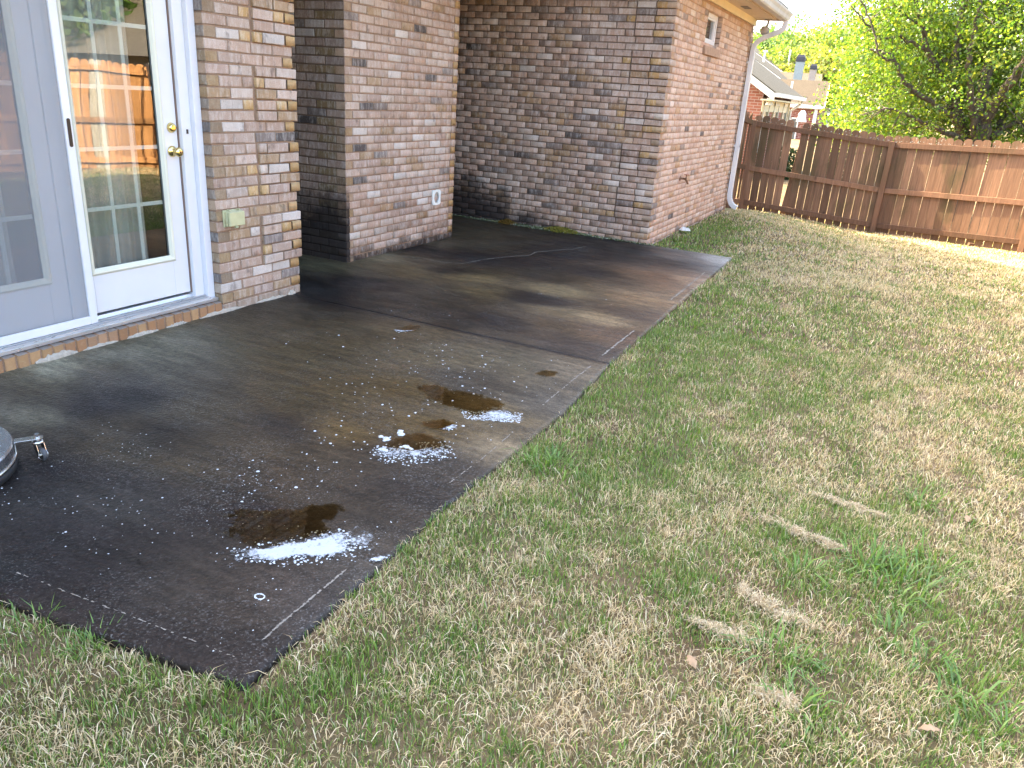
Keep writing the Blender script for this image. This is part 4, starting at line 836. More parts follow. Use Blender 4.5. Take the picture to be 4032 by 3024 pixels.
# ------------------------------------------------------------------ fences
def picket_mesh(h, wd, v):
    r = np.random.default_rng(v); c = 0.034; t = 0.016; x = wd / 2
    out = [(-x, 0), (x, 0), (x, h - c - .012), (x - .006, h - c + .004), (x - c, h - .004), (x - c - .012, h), (-x + c + .012, h), (-x + c, h - .004), (-x + .006, h - c + .004), (-x, h - c - .012)]
    out = [(a + r.normal() * .0012, b_ + r.normal() * .0015) for a, b_ in out]; n = len(out)
    me = bpy.data.meshes.new('picket')
    me.from_pydata([(a, -t / 2, b_) for a, b_ in out] + [(a, t / 2, b_) for a, b_ in out], [], [tuple(range(n)), tuple(range(2 * n - 1, n - 1, -1))] + [(i, n + i, n + (i + 1) % n, (i + 1) % n) for i in range(n)])
    return me
def make_fence(posts, nper, mats, label, cat='fence', rails=(0.155, 0.785, 1.575), side=-1, skip=(), hgt=1.745, mesh_cache={}, end_post=True, greys=0.0, skew=True, jag=0.0, post_h=1.635):
    P0 = Vector(posts[0]); root = empty('wooden_fence', P0, label, cat)
    pm, rm = mats
    for i, p in enumerate(posts):
        if i == len(posts) - 1 and not end_post: break
        p = Vector(p); b = MB(); b.box(-.0445, .0445, -.0445, .0445, -.25, post_h)
        q = Vector(posts[min(i + 1, len(posts) - 1)]) - Vector(posts[max(i - 1, 0)]); ang = math.atan2(q.y, q.x)
        o = b.build('post', rm, root, bevel=.004); nrm = Vector((-math.sin(ang), math.cos(ang), 0)) * side
        o.location = p - P0 + nrm * 0.052; o.rotation_euler = (0, 0, ang)
    for i in range(len(posts) - 1):
        a, c_ = Vector(posts[i]), Vector(posts[i + 1]); d = c_ - a; L = math.hypot(d.x, d.y); ang = math.atan2(d.y, d.x); u = d / L; nrm = Vector((-math.sin(ang), math.cos(ang), 0)) * side
        for rz in rails:
            b = MB(); x0, x1 = .046, L - .046
            zf = lambda x: d.z * x / L + rz
            b.add([(x0, -.019, zf(x0) - .044), (x1, -.019, zf(x1) - .044), (x1, .019, zf(x1) - .044), (x0, .019, zf(x0) - .044), (x0, -.019, zf(x0) + .044), (x1, -.019, zf(x1) + .044), (x1, .019, zf(x1) + .044), (x0, .019, zf(x0) + .044)],
                  [(0, 3, 2, 1), (4, 5, 6, 7), (0, 1, 5, 4), (1, 2, 6, 5), (2, 3, 7, 6), (3, 0, 4, 7)])
            o = b.build('rail', rm, root, bevel=.003); o.location = a - P0 + nrm * 0.028; o.rotation_euler = (0, 0, ang)
        n = nper[i]; pitch = L / n
        for j in range(n):
            if (i, j) in skip: continue
            v = random.randrange(5); wd = pitch - (0.007 + 0.0)
            key = (v, round(wd, 4), round(hgt, 2))
            if key not in mesh_cache:
                mesh_cache[key] = picket_mesh(hgt, wd, v + 3); mesh_cache[key].materials.append(pm)
            me = mesh_cache[key]
            o = bpy.data.objects.new('picket', me); link(o, root)
            t = (j + 0.5) * pitch; pz = d.z * t / L
            o.location = a - P0 + Vector((u.x * t, u.y * t, pz + random.uniform(-.012, .012) - .015)) + nrm * random.uniform(-.002, .002)
            o.rotation_euler = (random.uniform(-.004, .004), random.uniform(-.005, .005), ang + random.uniform(-.01, .01))
            if random.random() < greys:
                o.material_slots[0].link = 'OBJECT'; o.material_slots[0].material = M['grey_cedar']
    return root
FA, FB, FC, FD = (1.175, 11.84, -0.405), (3.555, 12.24, -0.597), (5.864, 11.67, -0.512), (7.62, 11.24, -0.48)
fence = make_fence([FA, FB, FC, FD], [17, 17, 12], (M['picket'], M['rail']), 'long reddish brown dog eared wooden fence across the back of the lawn', skip={(0, 5)}, mesh_cache={})
FP = Vector(FA)
# the loose picket that has slid sideways behind its neighbours
me = picket_mesh(1.30, .125, 9); me.materials.append(M['picket']); o = bpy.data.objects.new('picket', me); link(o, fence); o['label'] = 'loose picket leaning in the gap'
u_ = (Vector(FB) - Vector(FA)); L_ = math.hypot(u_.x, u_.y); ang_ = math.atan2(u_.y, u_.x); u_ /= L_
t_ = 0.795; o.location = Vector((u_.x * t_ - .03 * math.sin(ang_), u_.y * t_ + .035, u_.z * t_ + .02)); o.rotation_euler = (0, math.radians(5.2), ang_)
# lichen crust on picket tops and along the top rails
b = MB()
for i in range(240):
    t = random.random() * 6.4; seg = min(int(t / 2.42), 2); a, c_ = [Vector(FA), Vector(FB), Vector(FC), Vector(FD)][seg:seg + 2]; f = (t - seg * 2.42) / 2.42
    if f > .99: continue
    p = a.lerp(c_, f); s_ = random.uniform(.003, .010); z = p.z + (1.745 - .015 - abs(random.gauss(0, .055)) if random.random() < .45 else 1.622 + random.uniform(0, .03))
    y = p.y - .011 if z > p.z + 1.65 else p.y - .018
    if z > p.z + 1.71: continue
    b.add([(p.x - s_, y, z - s_ * .7), (p.x + s_, y, z - s_ * .5), (p.x + s_ * .7, y, z + s_), (p.x - s_ * .8, y, z + s_ * .8), (p.x, y - .003, z)], [(0, 1, 4), (1, 2, 4), (2, 3, 4), (3, 0, 4)])
o = b.build('lichen', M['lichen'], fence); o.location = -FP; o['kind'] = 'stuff'
# short return from the corner post to the house
side = make_fence([(1.09, 9.45, -0.20), (1.13, 11.76, -0.395)], [15], (M['picket'], M['rail']), 'short wooden fence panel running from the house corner to the back fence', side=-1, hgt=1.745, mesh_cache={}, end_post=False, skip={(0, 13)})
# boundary fence on the right, seen only as a reflection in the door glass
ys = [-0.85, 1.55, 3.95, 6.35, 8.75, 11.15]
rf = make_fence([(7.75, y, float(lz(7.75, y)) - .01) for y in ys], [17] * 5, (M['cedar'], M['cedar']), 'sunlit orange wooden fence mirrored in the patio door glass', side=1, mesh_cache={}, greys=.22, hgt=1.72, post_h=1.60)
# spare boards leaning against it
for y, lean in ((6.75, .30), (6.95, .34), (7.5, .26)):
    b = MB(); b.box(-.055, .055, -.010, .010, 0, 1.75); o = b.build('leaning_board', M['grey_cedar'], bevel=.002); o.location = (7.22, y - .7, float(lz(7.22, y - .7)) + .01); o.rotation_euler = (0, math.atan2(.40, 1.5), lean)
    tag(o, {6.75: 'nearest grey board leaning on the sunlit fence, mirrored in the door glass', 6.95: 'second grey board leaning on the sunlit fence, mirrored close to the first', 7.5: 'farthest grey board leaning on the sunlit fence, mirrored at the right of the glass'}[y], 'board', 'loose boards leaning on the sunlit fence')

# ------------------------------------------------------------------ water, foam
def inside(P, poly):
    poly = np.array(poly); x, y = P[:, 0], P[:, 1]; r = np.zeros(len(P), bool); j = len(poly) - 1
    for i in range(len(poly)):
        c_ = ((poly[i, 1] > y) != (poly[j, 1] > y)) & (x < (poly[j, 0] - poly[i, 0]) * (y - poly[i, 1]) / (poly[j, 1] - poly[i, 1] + 1e-12) + poly[i, 0]); r ^= c_; j = i
    return r
def chaikin(P, it=3):
    P = np.array(P)
    for _ in range(it):
        Q = np.roll(P, -1, 0); P = np.stack([.75 * P + .25 * Q, .25 * P + .75 * Q], 1).reshape(-1, 2)
    return P
def film(name, poly, mat, grow, lo, hi, dz, core=.5):
    """thin sheet over the slab; attribute 1 in the middle, lo at the rim, so that it breaks up towards its edge"""
    P = chaikin(poly); c_ = P.mean(0); n = len(P); V = []; A = []
    if np.sum(P[:, 0] * np.roll(P[:, 1], -1) - np.roll(P[:, 0], -1) * P[:, 1]) < 0: P = P[::-1]          # counter-clockwise, so the sheet faces up
    for f, a in ((grow, lo), (1.0, lo + (hi - lo) * .45), (core, hi), (.02, hi)):
        for q in P: x_, y_ = c_ + (q - c_) * f; V.append((x_, y_, slabz(x_, y_) + dz)); A.append((a, a, a))
    F = np.array([(r_ * n + k_, r_ * n + (k_ + 1) % n, (r_ + 1) * n + (k_ + 1) % n, (r_ + 1) * n + k_) for r_ in range(3) for k_ in range(n)])
    return mesh_obj(name, np_mesh(name, np.array(V), F.ravel(), np.arange(len(F)) * 4, mat, np.array(A)))
for i, poly in enumerate(PUD): tag(film('puddle', poly, M['water'], 1.32, .0, 1.0, .0030 + .0003 * i, .42), kind='structure')
def bubbles(pts, rad, flat=.5):
    """many little domes as one mesh"""
    prof = [(1.0, 0.0), (0.86, .5), (0.5, .87)]; nn = 7; VV = []; FF = []; 
    tmpl = []; 
    for r_, h_ in prof:
        for j in range(nn): a = 2 * math.pi * j / nn; tmpl.append((r_ * math.cos(a), r_ * math.sin(a), h_))
    tmpl.append((0, 0, 1.0)); T = np.array(tmpl)
    f = []
    for i in range(2):
        for j in range(nn): j2 = (j + 1) % nn; f += [(i * nn + j, i * nn + j2, (i + 1) * nn + j2), (i * nn + j, (i + 1) * nn + j2, (i + 1) * nn + j)]
    for j in range(nn): f.append((2 * nn + j, 2 * nn + (j + 1) % nn, 3 * nn))
    f = np.array(f); rad = np.asarray(rad)[:, None, None]
    rr = rng.uniform(.75, 1.3, (len(pts), len(T), 1)); sc_ = np.array([1, 1, flat])
    V = np.array([(q[0], q[1], slabz(q[0], q[1]) + .001) for q in pts])[:, None, :] + T[None] * rad * sc_ * np.concatenate([rr, rr, np.ones_like(rr)], 2)
    F = (f[None] + len(T) * np.arange(len(pts))[:, None, None]).reshape(-1, 3)
    return V.reshape(-1, 3), F
FL = ['broad band of white soap foam along the puddle at the front corner of the patio', 'narrow streak of white foam at the end of the long puddle', 'lacy patch of white foam left of the long puddle', 'small curl of white foam between the puddles', 'little crescent of foam by the patio joint', 'foam fleck patch touching the patio edge']
for i, poly in enumerate(FOAM):
    P = np.array(poly); lo, hi = P.min(0), P.max(0); area = np.prod(hi - lo)
    n = int(area * [4200, 3500, 3200, 3500, 3000, 3500][i]); q = rng.uniform(lo, hi, (n, 2)); q = q[inside(q, poly)]
    if i == 2:
        d = np.sin(q[:, 0] * 31 + 2 * np.sin(q[:, 1] * 25)) * np.sin(q[:, 1] * 47 + 2 * np.sin(q[:, 0] * 19)); q = q[d > -.15]
    s_ = np.abs(rng.normal(size=(len(q), 1))) ** 2 * [.014, .016, .012, .010, .008, .010][i]; q = q + rng.normal(size=q.shape) * s_
    fl_ = film('foam_film', poly, M['film'], [1.7, 1.8, 1.5, 1.6, 1.6, 1.6][i], .0, [1.15, .9, .66, .8, .8, .8][i], .0048 + .0003 * i, [.62, .5, .4, .5, .5, .5][i])
    V, F = bubbles(q, rng.uniform(.0014, .0052, len(q)) * np.clip(1.15 - s_[:, 0] * 22, .35, 1.2) * (1.2 if i == 0 else 1.0), .5)
    o = mesh_obj('soap_foam', np_mesh('soap_foam', V, F.ravel(), np.arange(len(F)) * 3, M['foam'], smooth=True)); tag(o, FL[i], 'foam', kind='stuff')
    fl_.parent = o
pts, rad = [], []
for iq, q in enumerate(DOTS): pts.append(q); rad.append(random.choice([.002, .003, .004, .005, .007]) * (1 if iq < 106 else .55))
for q in DOTS[:106]:
    for _ in range(2): pts.append([q[0] + random.gauss(0, .10), q[1] + random.gauss(0, .10)]); rad.append(random.uniform(.0015, .0038))
for q in BIGDOT:
    for _ in range(9): pts.append([q[0] + random.gauss(0, .012), q[1] + random.gauss(0, .010)]); rad.append(random.uniform(.007, .014))
for j in range(26): pts.append([HOLE[0] + .016 * math.cos(j * .24), HOLE[1] + .012 * math.sin(j * .24)]); rad.append(random.uniform(.0015, .0035))
for poly in FHALO:
    P = np.array(poly); q = rng.uniform(P.min(0), P.max(0), (1500, 2)); q = q[inside(q, poly)][:260]
    for a in q: pts.append(a.tolist()); rad.append(random.uniform(.0014, .005))
for _ in range(420):                                # wet grit and dried suds on the near part of the slab
    x = random.uniform(.9, 2.5); y = random.uniform(-2.45, -1.55); dd = math.sin(x * 6 + 1.3) * math.sin(y * 9 + x * 3)
    if dd > 0: pts.append([x, y]); rad.append(random.uniform(.0012, .003))
pts = [q for q in pts if q[0] < edge_x(q[1]) - .02 and q[1] > front_y(q[0]) + .03]; rad = rad[:len(pts)]
V, F = bubbles(pts, rad, .45)
tag(mesh_obj('foam_fleck', np_mesh('foam_fleck', V, F.ravel(), np.arange(len(F)) * 3, M['foam'], smooth=True)), kind='stuff')

# ------------------------------------------------------------------ rotary surface cleaner at the left edge
cx, cy = 0.775, -2.315; gz = slabz(cx, cy); r0 = 0.362
root = empty('surface_cleaner', (cx, cy, gz), 'round stainless steel surface cleaner on castors at the left edge of the patio', 'surface cleaner')
b = MB(); b.lathe([(r0 - .004, .040), (r0, .044), (r0, .090), (r0 - .006, .0975), (r0 - .022, .101), (r0 * .55, .106), (.09, .112), (.085, .14), (.03, .145)], 72); b.build('housing', M['steel'], root, smooth=True).modifiers.new('e', 'EDGE_SPLIT').split_angle = math.radians(35)
b = MB(); b.lathe([(r0 + .001, .036), (r0 + .007, .038), (r0 + .007, .047), (r0 + .001, .049)], 72); b.build('rim_band', M['chrome'], root, smooth=True)
b = MB(); b.lathe([(r0 - .006, .003), (r0 + .004, .003), (r0 + .005, .037), (r0 - .006, .037)], 72); b.build('brush_skirt', M['rubber'], root, smooth=True)
def castor(ang):
    ca, sa = math.cos(ang), math.sin(ang); Rm = Matrix.Rotation(ang, 4, 'Z')
    b = MB(); r1 = r0 + .002
    b.box(r1, r1 + .004, -.019, .019, .040, .092); b.box(r1, r1 + .082, -.019, .019, .0921, .096); b.lathe([(.019, .0921), (.019, .0961)], 16, 'z', (r1 + .080, 0, 0))
    arm = b.build('castor_arm', M['chrome'], root, bevel=.001); arm.rotation_euler = (0, 0, ang)
    ax = r1 + .078
    b = MB(); b.lathe([(.0095, .096), (.0095, .112), (.0055, .112), (.0055, .108)], 6, 'z', (ax, 0, 0)); o = b.build('bolt', M['chrome'], arm)
    b = MB(); b.lathe([(.009, .082), (.009, .092)], 12, 'z', (ax, 0, 0)); b.lathe([(.014, .074), (.021, .072), (.022, .078), (.018, .083), (.01, .084)], 20, 'z', (ax, 0, 0)); o = b.build('swivel', M['chrome'], arm, smooth=True)
    th = -1.05 - ang * 0
    b = MB()
    for s in (-1, 1): b.add([(-.016, s * .0135, .074), (.014, s * .0135, .074), (.026, s * .0135, .030), (.016, s * .0135, .022), (-.002, s * .0135, .046), (-.016, s * .016, .074), (.014, s * .016, .074), (.026, s * .016, .030), (.016, s * .016, .022), (-.002, s * .016, .046)], [(0, 1, 2, 3, 4), (9, 8, 7, 6, 5), (0, 5, 6, 1), (1, 6, 7, 2), (2, 7, 8, 3), (3, 8, 9, 4), (4, 9, 5, 0)])
    o = b.build('fork', M['chrome'], arm, bevel=.0006); o.location = (ax, 0, 0); o.rotation_euler = (0, 0, th)
    b = MB(); b.lathe([(.012, -.0095), (.022, -.0095), (.026, -.0055), (.0268, 0), (.026, .0055), (.022, .0095), (.012, .0095)], 28, 'y', (.019, 0, .0275)); o = b.build('tyre', M['tyre'], arm, smooth=True); o.location = (ax, 0, 0); o.rotation_euler = (0, 0, th)
    b = MB()
    for s in (-1, 1): b.lathe([(.0205, s * .0096), (.0215, s * .0112), (.0185, s * .0112), (.0175, s * .0098)], 28, 'y', (.019, 0, .0275)); b.lathe([(.006, s * .0096), (.006, s * .018)], 12, 'y', (.019, 0, .0275))
    o = b.build('wheel_rim', M['chrome'], arm); o.location = (ax, 0, 0); o.rotation_euler = (0, 0, th)
for a in (math.radians(57), math.radians(177), math.radians(297)): castor(a)
b = MB(); b.tube([(0, 0, .14), (-.25, -.02, .40), (-.55, -.05, .86)], .014, 12); b.build('push_bar', M['chrome'], root, smooth=True)

# ------------------------------------------------------------------ moss, scrap
k = N('moss'); at = k.n('ShaderNodeAttribute'); at.attribute_name = 'Col'; k.bsdf(at.outputs['Color'], 0.95, k.noise(k.pos(), 200, 3), 0.8, 0.004, Specular_IOR_Level=0.1); M['moss'] = k.m
def moss(cx_, wd, hh, cols, n, dep=.06):
    V, C_ = [], []
    for _ in range(n):
        x = cx_ + random.gauss(0, wd / 2.4); e = math.exp(-((x - cx_) / wd) ** 2 * 2); y = YB - .004 - abs(random.gauss(0, dep * .45)) * (.4 + e); z = slabz(x, y) + random.uniform(0, hh * e + .006) * max(0, 1 - (YB - y) / (dep * 2.2)); s_ = random.uniform(.004, .010)
        a = random.uniform(0, 6.28); ca, sa = math.cos(a) * s_, math.sin(a) * s_
        V += [(x - ca, y - sa, z), (x + ca, y + sa, z), (x - sa * .4, y + ca * .4 - .002, z + s_ * 1.6), (x + sa, y - ca, z + s_ * .6)]
        c_ = random.choice(cols); f = random.uniform(.7, 1.25); C_ += [tuple(t * f for t in c_)] * 4
    I = np.arange(n)[:, None] * 4; F = np.concatenate([I + [0, 1, 2], I + [1, 3, 2], I + [3, 0, 2]], 1).reshape(-1, 3)
    return np_mesh('moss', np.array(V), F.ravel(), np.arange(len(F)) * 3, M['moss'], np.array(C_))
tag(mesh_obj('moss_clump', moss(MOSS[0][0] + .02, .16, .05, [(0.16, 0.085, 0.02), (0.13, 0.08, 0.015), (0.20, 0.12, 0.03)], 900)), 'brown moss clump at the foot of the recessed back wall', 'moss', kind='stuff')
tag(mesh_obj('moss_clump', moss(MOSS[1][0] - .02, .30, .055, [(0.20, 0.20, 0.03), (0.26, 0.24, 0.06), (0.15, 0.15, 0.02), (0.22, 0.16, 0.04)], 1900)), 'wide yellow green moss clump at the foot of the recessed back wall', 'moss', kind='stuff')
tag(mesh_obj('moss_strip', moss(0.15, 1.5, .018, [(0.24, 0.26, 0.15), (0.10, 0.13, 0.05), (0.33, 0.34, 0.26), (0.06, 0.08, 0.03)], 2600, .05)), kind='stuff')
b = MB(); nn = 16
for kx, (ox, oy, rr, hh) in enumerate(((0, 0, .085, .05), (.075, .02, .055, .045))):
    V = [(ox + rr * (1 + .25 * math.sin(i * 2.3 + kx)) * math.cos(6.283 * i / nn), oy + rr * .55 * (1 + .25 * math.cos(i * 1.7)) * math.sin(6.283 * i / nn), .005) for i in range(nn)]
    V += [(x * .55 + ox * .45, y * .55 + oy * .45, hh * (.75 + .35 * math.sin(i * 3.1))) for i, (x, y, z) in enumerate(V[:nn])] + [(ox, oy, hh)]
    b.add(V, [(i, (i + 1) % nn, nn + (i + 1) % nn, nn + i) for i in range(nn)] + [(nn + i, nn + (i + 1) % nn, 2 * nn) for i in range(nn)])
o = b.build('paper_scrap', M['scrap']); o.scale = (.6, .6, 1.0); o.location = (SCRAP[0], SCRAP[1], float(lz(*SCRAP)) + .035)
tag(o, 'crumpled white scrap lying in the grass by the brick corner', 'litter')

b = MB(); b.box(-.045, .045, -.03, .03, 0, .085); o = b.build('wood_block', M['rail'], bevel=.006); o.location = (5.12, 11.66, float(lz(5.12, 11.66)) - .01); o.rotation_euler = (.05, .1, .5); tag(o, 'short brown block of wood standing at the foot of the back fence', 'wood block')

# ------------------------------------------------------------------ grass
def blades(P, h, wd, lean, az, bend, col, z0, tipcol=None):
    """one curved two-segment blade per point -> mesh arrays"""
    n = len(P); ca, sa = np.cos(az), np.sin(az); px, py = -sa, ca
    d1 = h * .55; o1 = lean * h * .50; o2 = lean * h * (1 + bend)
    hz1 = d1 * np.sqrt(np.maximum(.05, 1 - (lean * .5) ** 2)); hz2 = h * np.sqrt(np.maximum(.04, 1 - np.minimum(.97, lean) ** 2))
    V = np.zeros((n, 5, 3)); hw = wd / 2
    V[:, 0, 0] = P[:, 0] - px * hw; V[:, 0, 1] = P[:, 1] - py * hw; V[:, 1, 0] = P[:, 0] + px * hw; V[:, 1, 1] = P[:, 1] + py * hw; V[:, 0, 2] = V[:, 1, 2] = z0 - .006
    V[:, 2, 0] = P[:, 0] + ca * o1 + px * hw * .8; V[:, 2, 1] = P[:, 1] + sa * o1 + py * hw * .8; V[:, 3, 0] = P[:, 0] + ca * o1 - px * hw * .8; V[:, 3, 1] = P[:, 1] + sa * o1 - py * hw * .8; V[:, 2, 2] = V[:, 3, 2] = z0 + hz1
    V[:, 4, 0] = P[:, 0] + ca * o2; V[:, 4, 1] = P[:, 1] + sa * o2; V[:, 4, 2] = z0 + hz2
    b = 5 * np.arange(n)[:, None]
    L = np.concatenate([b + [0, 1, 2, 3], b + [3, 2, 4]], 1).ravel(); st = (np.array([0, 4])[None] + 7 * np.arange(n)[:, None]).ravel()
    C_ = np.repeat(col[:, None, :], 5, 1)
    if tipcol is not None: C_[:, 4] = tipcol; C_[:, 2:4] = .5 * C_[:, 2:4] + .5 * tipcol[:, None]
    return V.reshape(-1, 3), L, st, C_.reshape(-1, 3)
def fbm(x, y, s, seed):
    r = np.random.default_rng(seed); o = np.zeros_like(x); a = 1.0; tot = 0
    for k_ in range(4):
        for _ in range(3):
            th = r.uniform(0, 6.28); ph = r.uniform(0, 6.28); o += a * np.sin((x * math.cos(th) + y * math.sin(th)) * s + ph + 1.3 * np.sin((x * math.sin(th) - y * math.cos(th)) * s * .7 + ph * 2)); tot += a * .5
        s *= 2.1; a *= .6
    return o / tot
def green_amount(x, y):
    """share of live green blades over the lawn: greener near the slab edge and in the middle, straw further off"""
    ed = x - edge_x(np.clip(y, -2.4, 4.9))
    g = 0.50 - 0.30 * sm(2.6, 6.5, y) - 0.05 * sm(-1.0, -3.0, y)
    g += 0.16 * np.exp(-(ed / .40) ** 2) * (y < 4.9) * (y > -2.6) * (1 - .5 * sm(1.0, 3.5, y))
    g += 0.22 * np.exp(-((x - 3.0) / .65) ** 2 - ((y - .6) / 1.5) ** 2)
    g += 0.85 * np.exp(-((x - 1.75) / .38) ** 2) * sm(4.75, 5.1, y) * (1 - sm(7.6, 9.2, y))
    g += 0.10 * np.exp(-((x - 3.2) / .8) ** 2 - ((y + .9) / .8) ** 2) - 0.10 * np.exp(-((x - 4.3) / .5) ** 2 - ((y - .2) / 1.6) ** 2)
    g += 0.12 * np.exp(-((y - front_y(x)) / .16) ** 2)
    g = g + .20 * fbm(x, y, 1.6, 3) + .22 * fbm(x, y, 6.5, 5) + .24 * fbm(x, y, 21.0, 33)
    return np.clip(.5 + (g - .5) * 1.25, .02, .98)
def scatter(dmin, dmax, dens):
    R_ = dmax; n = int(dens * (2 * R_) ** 2)
    P = np.array([CAM.x, CAM.y]) + rng.uniform(-R_, R_, (n, 2)); d = np.hypot(P[:, 0] - CAM.x, P[:, 1] - CAM.y); x, y = P[:, 0], P[:, 1]
    fx, fy = _f.x / math.hypot(_f.x, _f.y), _f.y / math.hypot(_f.x, _f.y)
    along = (x - CAM.x) * fx + (y - CAM.y) * fy; across = (x - CAM.x) * fy - (y - CAM.y) * fx
    ok = (d >= dmin) & (d < dmax) & (along > .3) & (np.abs(across) < .95 * along + .9)
    ok &= ~((x < edge_x(y) + .014 + .010 * np.sin(y * 23)) & (y > front_y(x) - .008 + .01 * np.sin(x * 31)) & (y < 4.935))
    ok &= ~((x < XC + .01) & (y > 4.0) & (y < YE + .01)) & ~((x < 0.02) & (y < 4)) & (y < 12.9) & (x < 7.7) & (x > -.5)
    return P[ok], d[ok]
STRAW_C = np.array([(0.66, 0.52, 0.32), (0.72, 0.59, 0.40), (0.58, 0.44, 0.26), (0.76, 0.66, 0.48), (0.46, 0.33, 0.19), (0.68, 0.55, 0.37)])
GREEN_C = np.array([(0.130, 0.250, 0.038), (0.185, 0.320, 0.048), (0.100, 0.210, 0.038), (0.24, 0.345, 0.062), (0.080, 0.170, 0.033), (0.15, 0.285, 0.058)])
def lawn_band(dmin, dmax, dens, wd, hs):
    P, d = scatter(dmin, dmax, dens); n = len(P)
    cl = fbm(P[:, 0], P[:, 1], 14.0, 9)                                   # tufting
    bare = fbm(P[:, 0], P[:, 1], 3.0, 17) + .5 * fbm(P[:, 0], P[:, 1], 9.0, 21)
    keep = rng.random(n) < np.clip(.78 + .35 * cl - .55 * np.clip(bare - .9, 0, 1), .12, 1); P = P[keep]; d = d[keep]; cl = cl[keep]; n = len(P)
    P = P + .012 * np.stack([np.sin(P[:, 1] * 160), np.sin(P[:, 0] * 170)], 1)
    g = rng.random(n) < green_amount(P[:, 0], P[:, 1])
    col = np.where(g[:, None], GREEN_C[rng.integers(0, 6, n)], STRAW_C[rng.integers(0, 6, n)]) * rng.uniform(.72, 1.22, (n, 1))
    tip = np.where((g & (rng.random(n) < .35))[:, None], STRAW_C[rng.integers(0, 6, n)] * .9, col * 1.08)
    edge = np.abs(P[:, 0] - edge_x(P[:, 1])) < .09
    h = np.where(g, rng.uniform(.020, .043, n), rng.uniform(.013, .038, n)) * hs * (1 + .22 * cl) * np.where(edge & g, 1.08, 1.0)
    lean = np.where(g, rng.uniform(.10, .80, n), rng.uniform(.05, 1.0, n)); flat = (~g) & (rng.random(n) < .30); lean = np.where(flat, rng.uniform(1.0, 1.5, n), lean); h = np.where(flat, h * 1.15, h)
    w_ = wd * rng.uniform(.7, 1.35, n) * np.where(g, 1.1, .95)
    return blades(P, h, w_, lean, rng.uniform(0, 6.283, n), rng.uniform(-.1, .25, n), col, lz(P[:, 0], P[:, 1]) + np.where(flat, rng.uniform(.0, .018, n), 0), tip), g
for (dmin, dmax, dens, wd, hs) in ((1.0, 3.3, 27000, .0024, .92), (3.3, 5.6, 13500, .0030, .98), (5.6, 9.0, 5200, .0050, 1.05), (9.0, 17.0, 2100, .0085, 1.15)):
    (V, L, st, C_), g = lawn_band(dmin, dmax, dens, wd, hs)
    tag(mesh_obj('grass', np_mesh('grass', V, L, st, M['grass'], C_)), kind='stuff')

# ridges of dry clippings left in the lawn
SL = ['long ridge of pale dry clippings in the right half of the lawn, ending by the biggest weed patch', 'widest ridge of dry clippings, nearest the middle of the right hand lawn', 'short tan ridge of clippings left of the widest ridge', 'small farthest ridge of dry clippings towards the right edge', 'smallest ridge of clippings near the bottom of the picture']
for i, L_ in enumerate(STRAW):
    pts = np.array(L_); pts = np.array([pts[0] * (1 - t_) + pts[-1] * t_ if False else pts[min(int(t_ * (len(pts) - 1)), len(pts) - 2)] * (1 - (t_ * (len(pts) - 1)) % 1) + pts[min(int(t_ * (len(pts) - 1)), len(pts) - 2) + 1] * ((t_ * (len(pts) - 1)) % 1) for t_ in np.linspace(0, .999, 14)]); pts += rng.normal(size=pts.shape) * .014; seg = rng.integers(0, len(pts) - 1, 5200); t = rng.random(5200)[:, None]
    thick = [.020, .028, .018, .017, .017][i]
    tt = (seg + t[:, 0]) / (len(pts) - 1); wv = thick * (.25 + np.sin(math.pi * np.clip(tt, .02, .98)) * (.55 + .45 * np.sin(tt * 15 + 2.1 * i)) + .25 * np.sin(tt * 43 + i) ** 2)
    n = int(2600 * np.clip(np.linalg.norm(np.diff(pts, axis=0), axis=1).sum() / .9, .25, 1)); P = (pts[seg] * (1 - t) + pts[seg + 1] * t)[:n]
    off = rng.normal(size=(n, 2)) * (wv[:n, None] * .52) * (1 + .9 * (rng.random((n, 1)) < .30)); rr = np.hypot(off[:, 0], off[:, 1]) / wv[:n]; P = P + off
    col = np.array([(0.66, 0.55, 0.38), (0.58, 0.46, 0.31), (0.74, 0.65, 0.49), (0.50, 0.36, 0.22)])[rng.integers(0, 4, n)] * rng.uniform(.7, 1.15, (n, 1))
    z = lz(P[:, 0], P[:, 1]) + .010 + wv[:n] * .75 * np.exp(-rr ** 2 * 1.3) * rng.uniform(.3, 1, n)
    V, L2, st, C_ = blades(P, rng.uniform(.007, .022, n), rng.uniform(.002, .0040, n), rng.uniform(.9, 1.6, n), rng.uniform(0, 6.283, n), rng.uniform(-.1, .4, n), col, z)
    o = mesh_obj('dry_clippings', np_mesh('dry_clippings', V, L2, st, M['grass'], C_)); tag(o, SL[i], 'clippings', 'ridges of dry clippings in the lawn', kind='stuff')
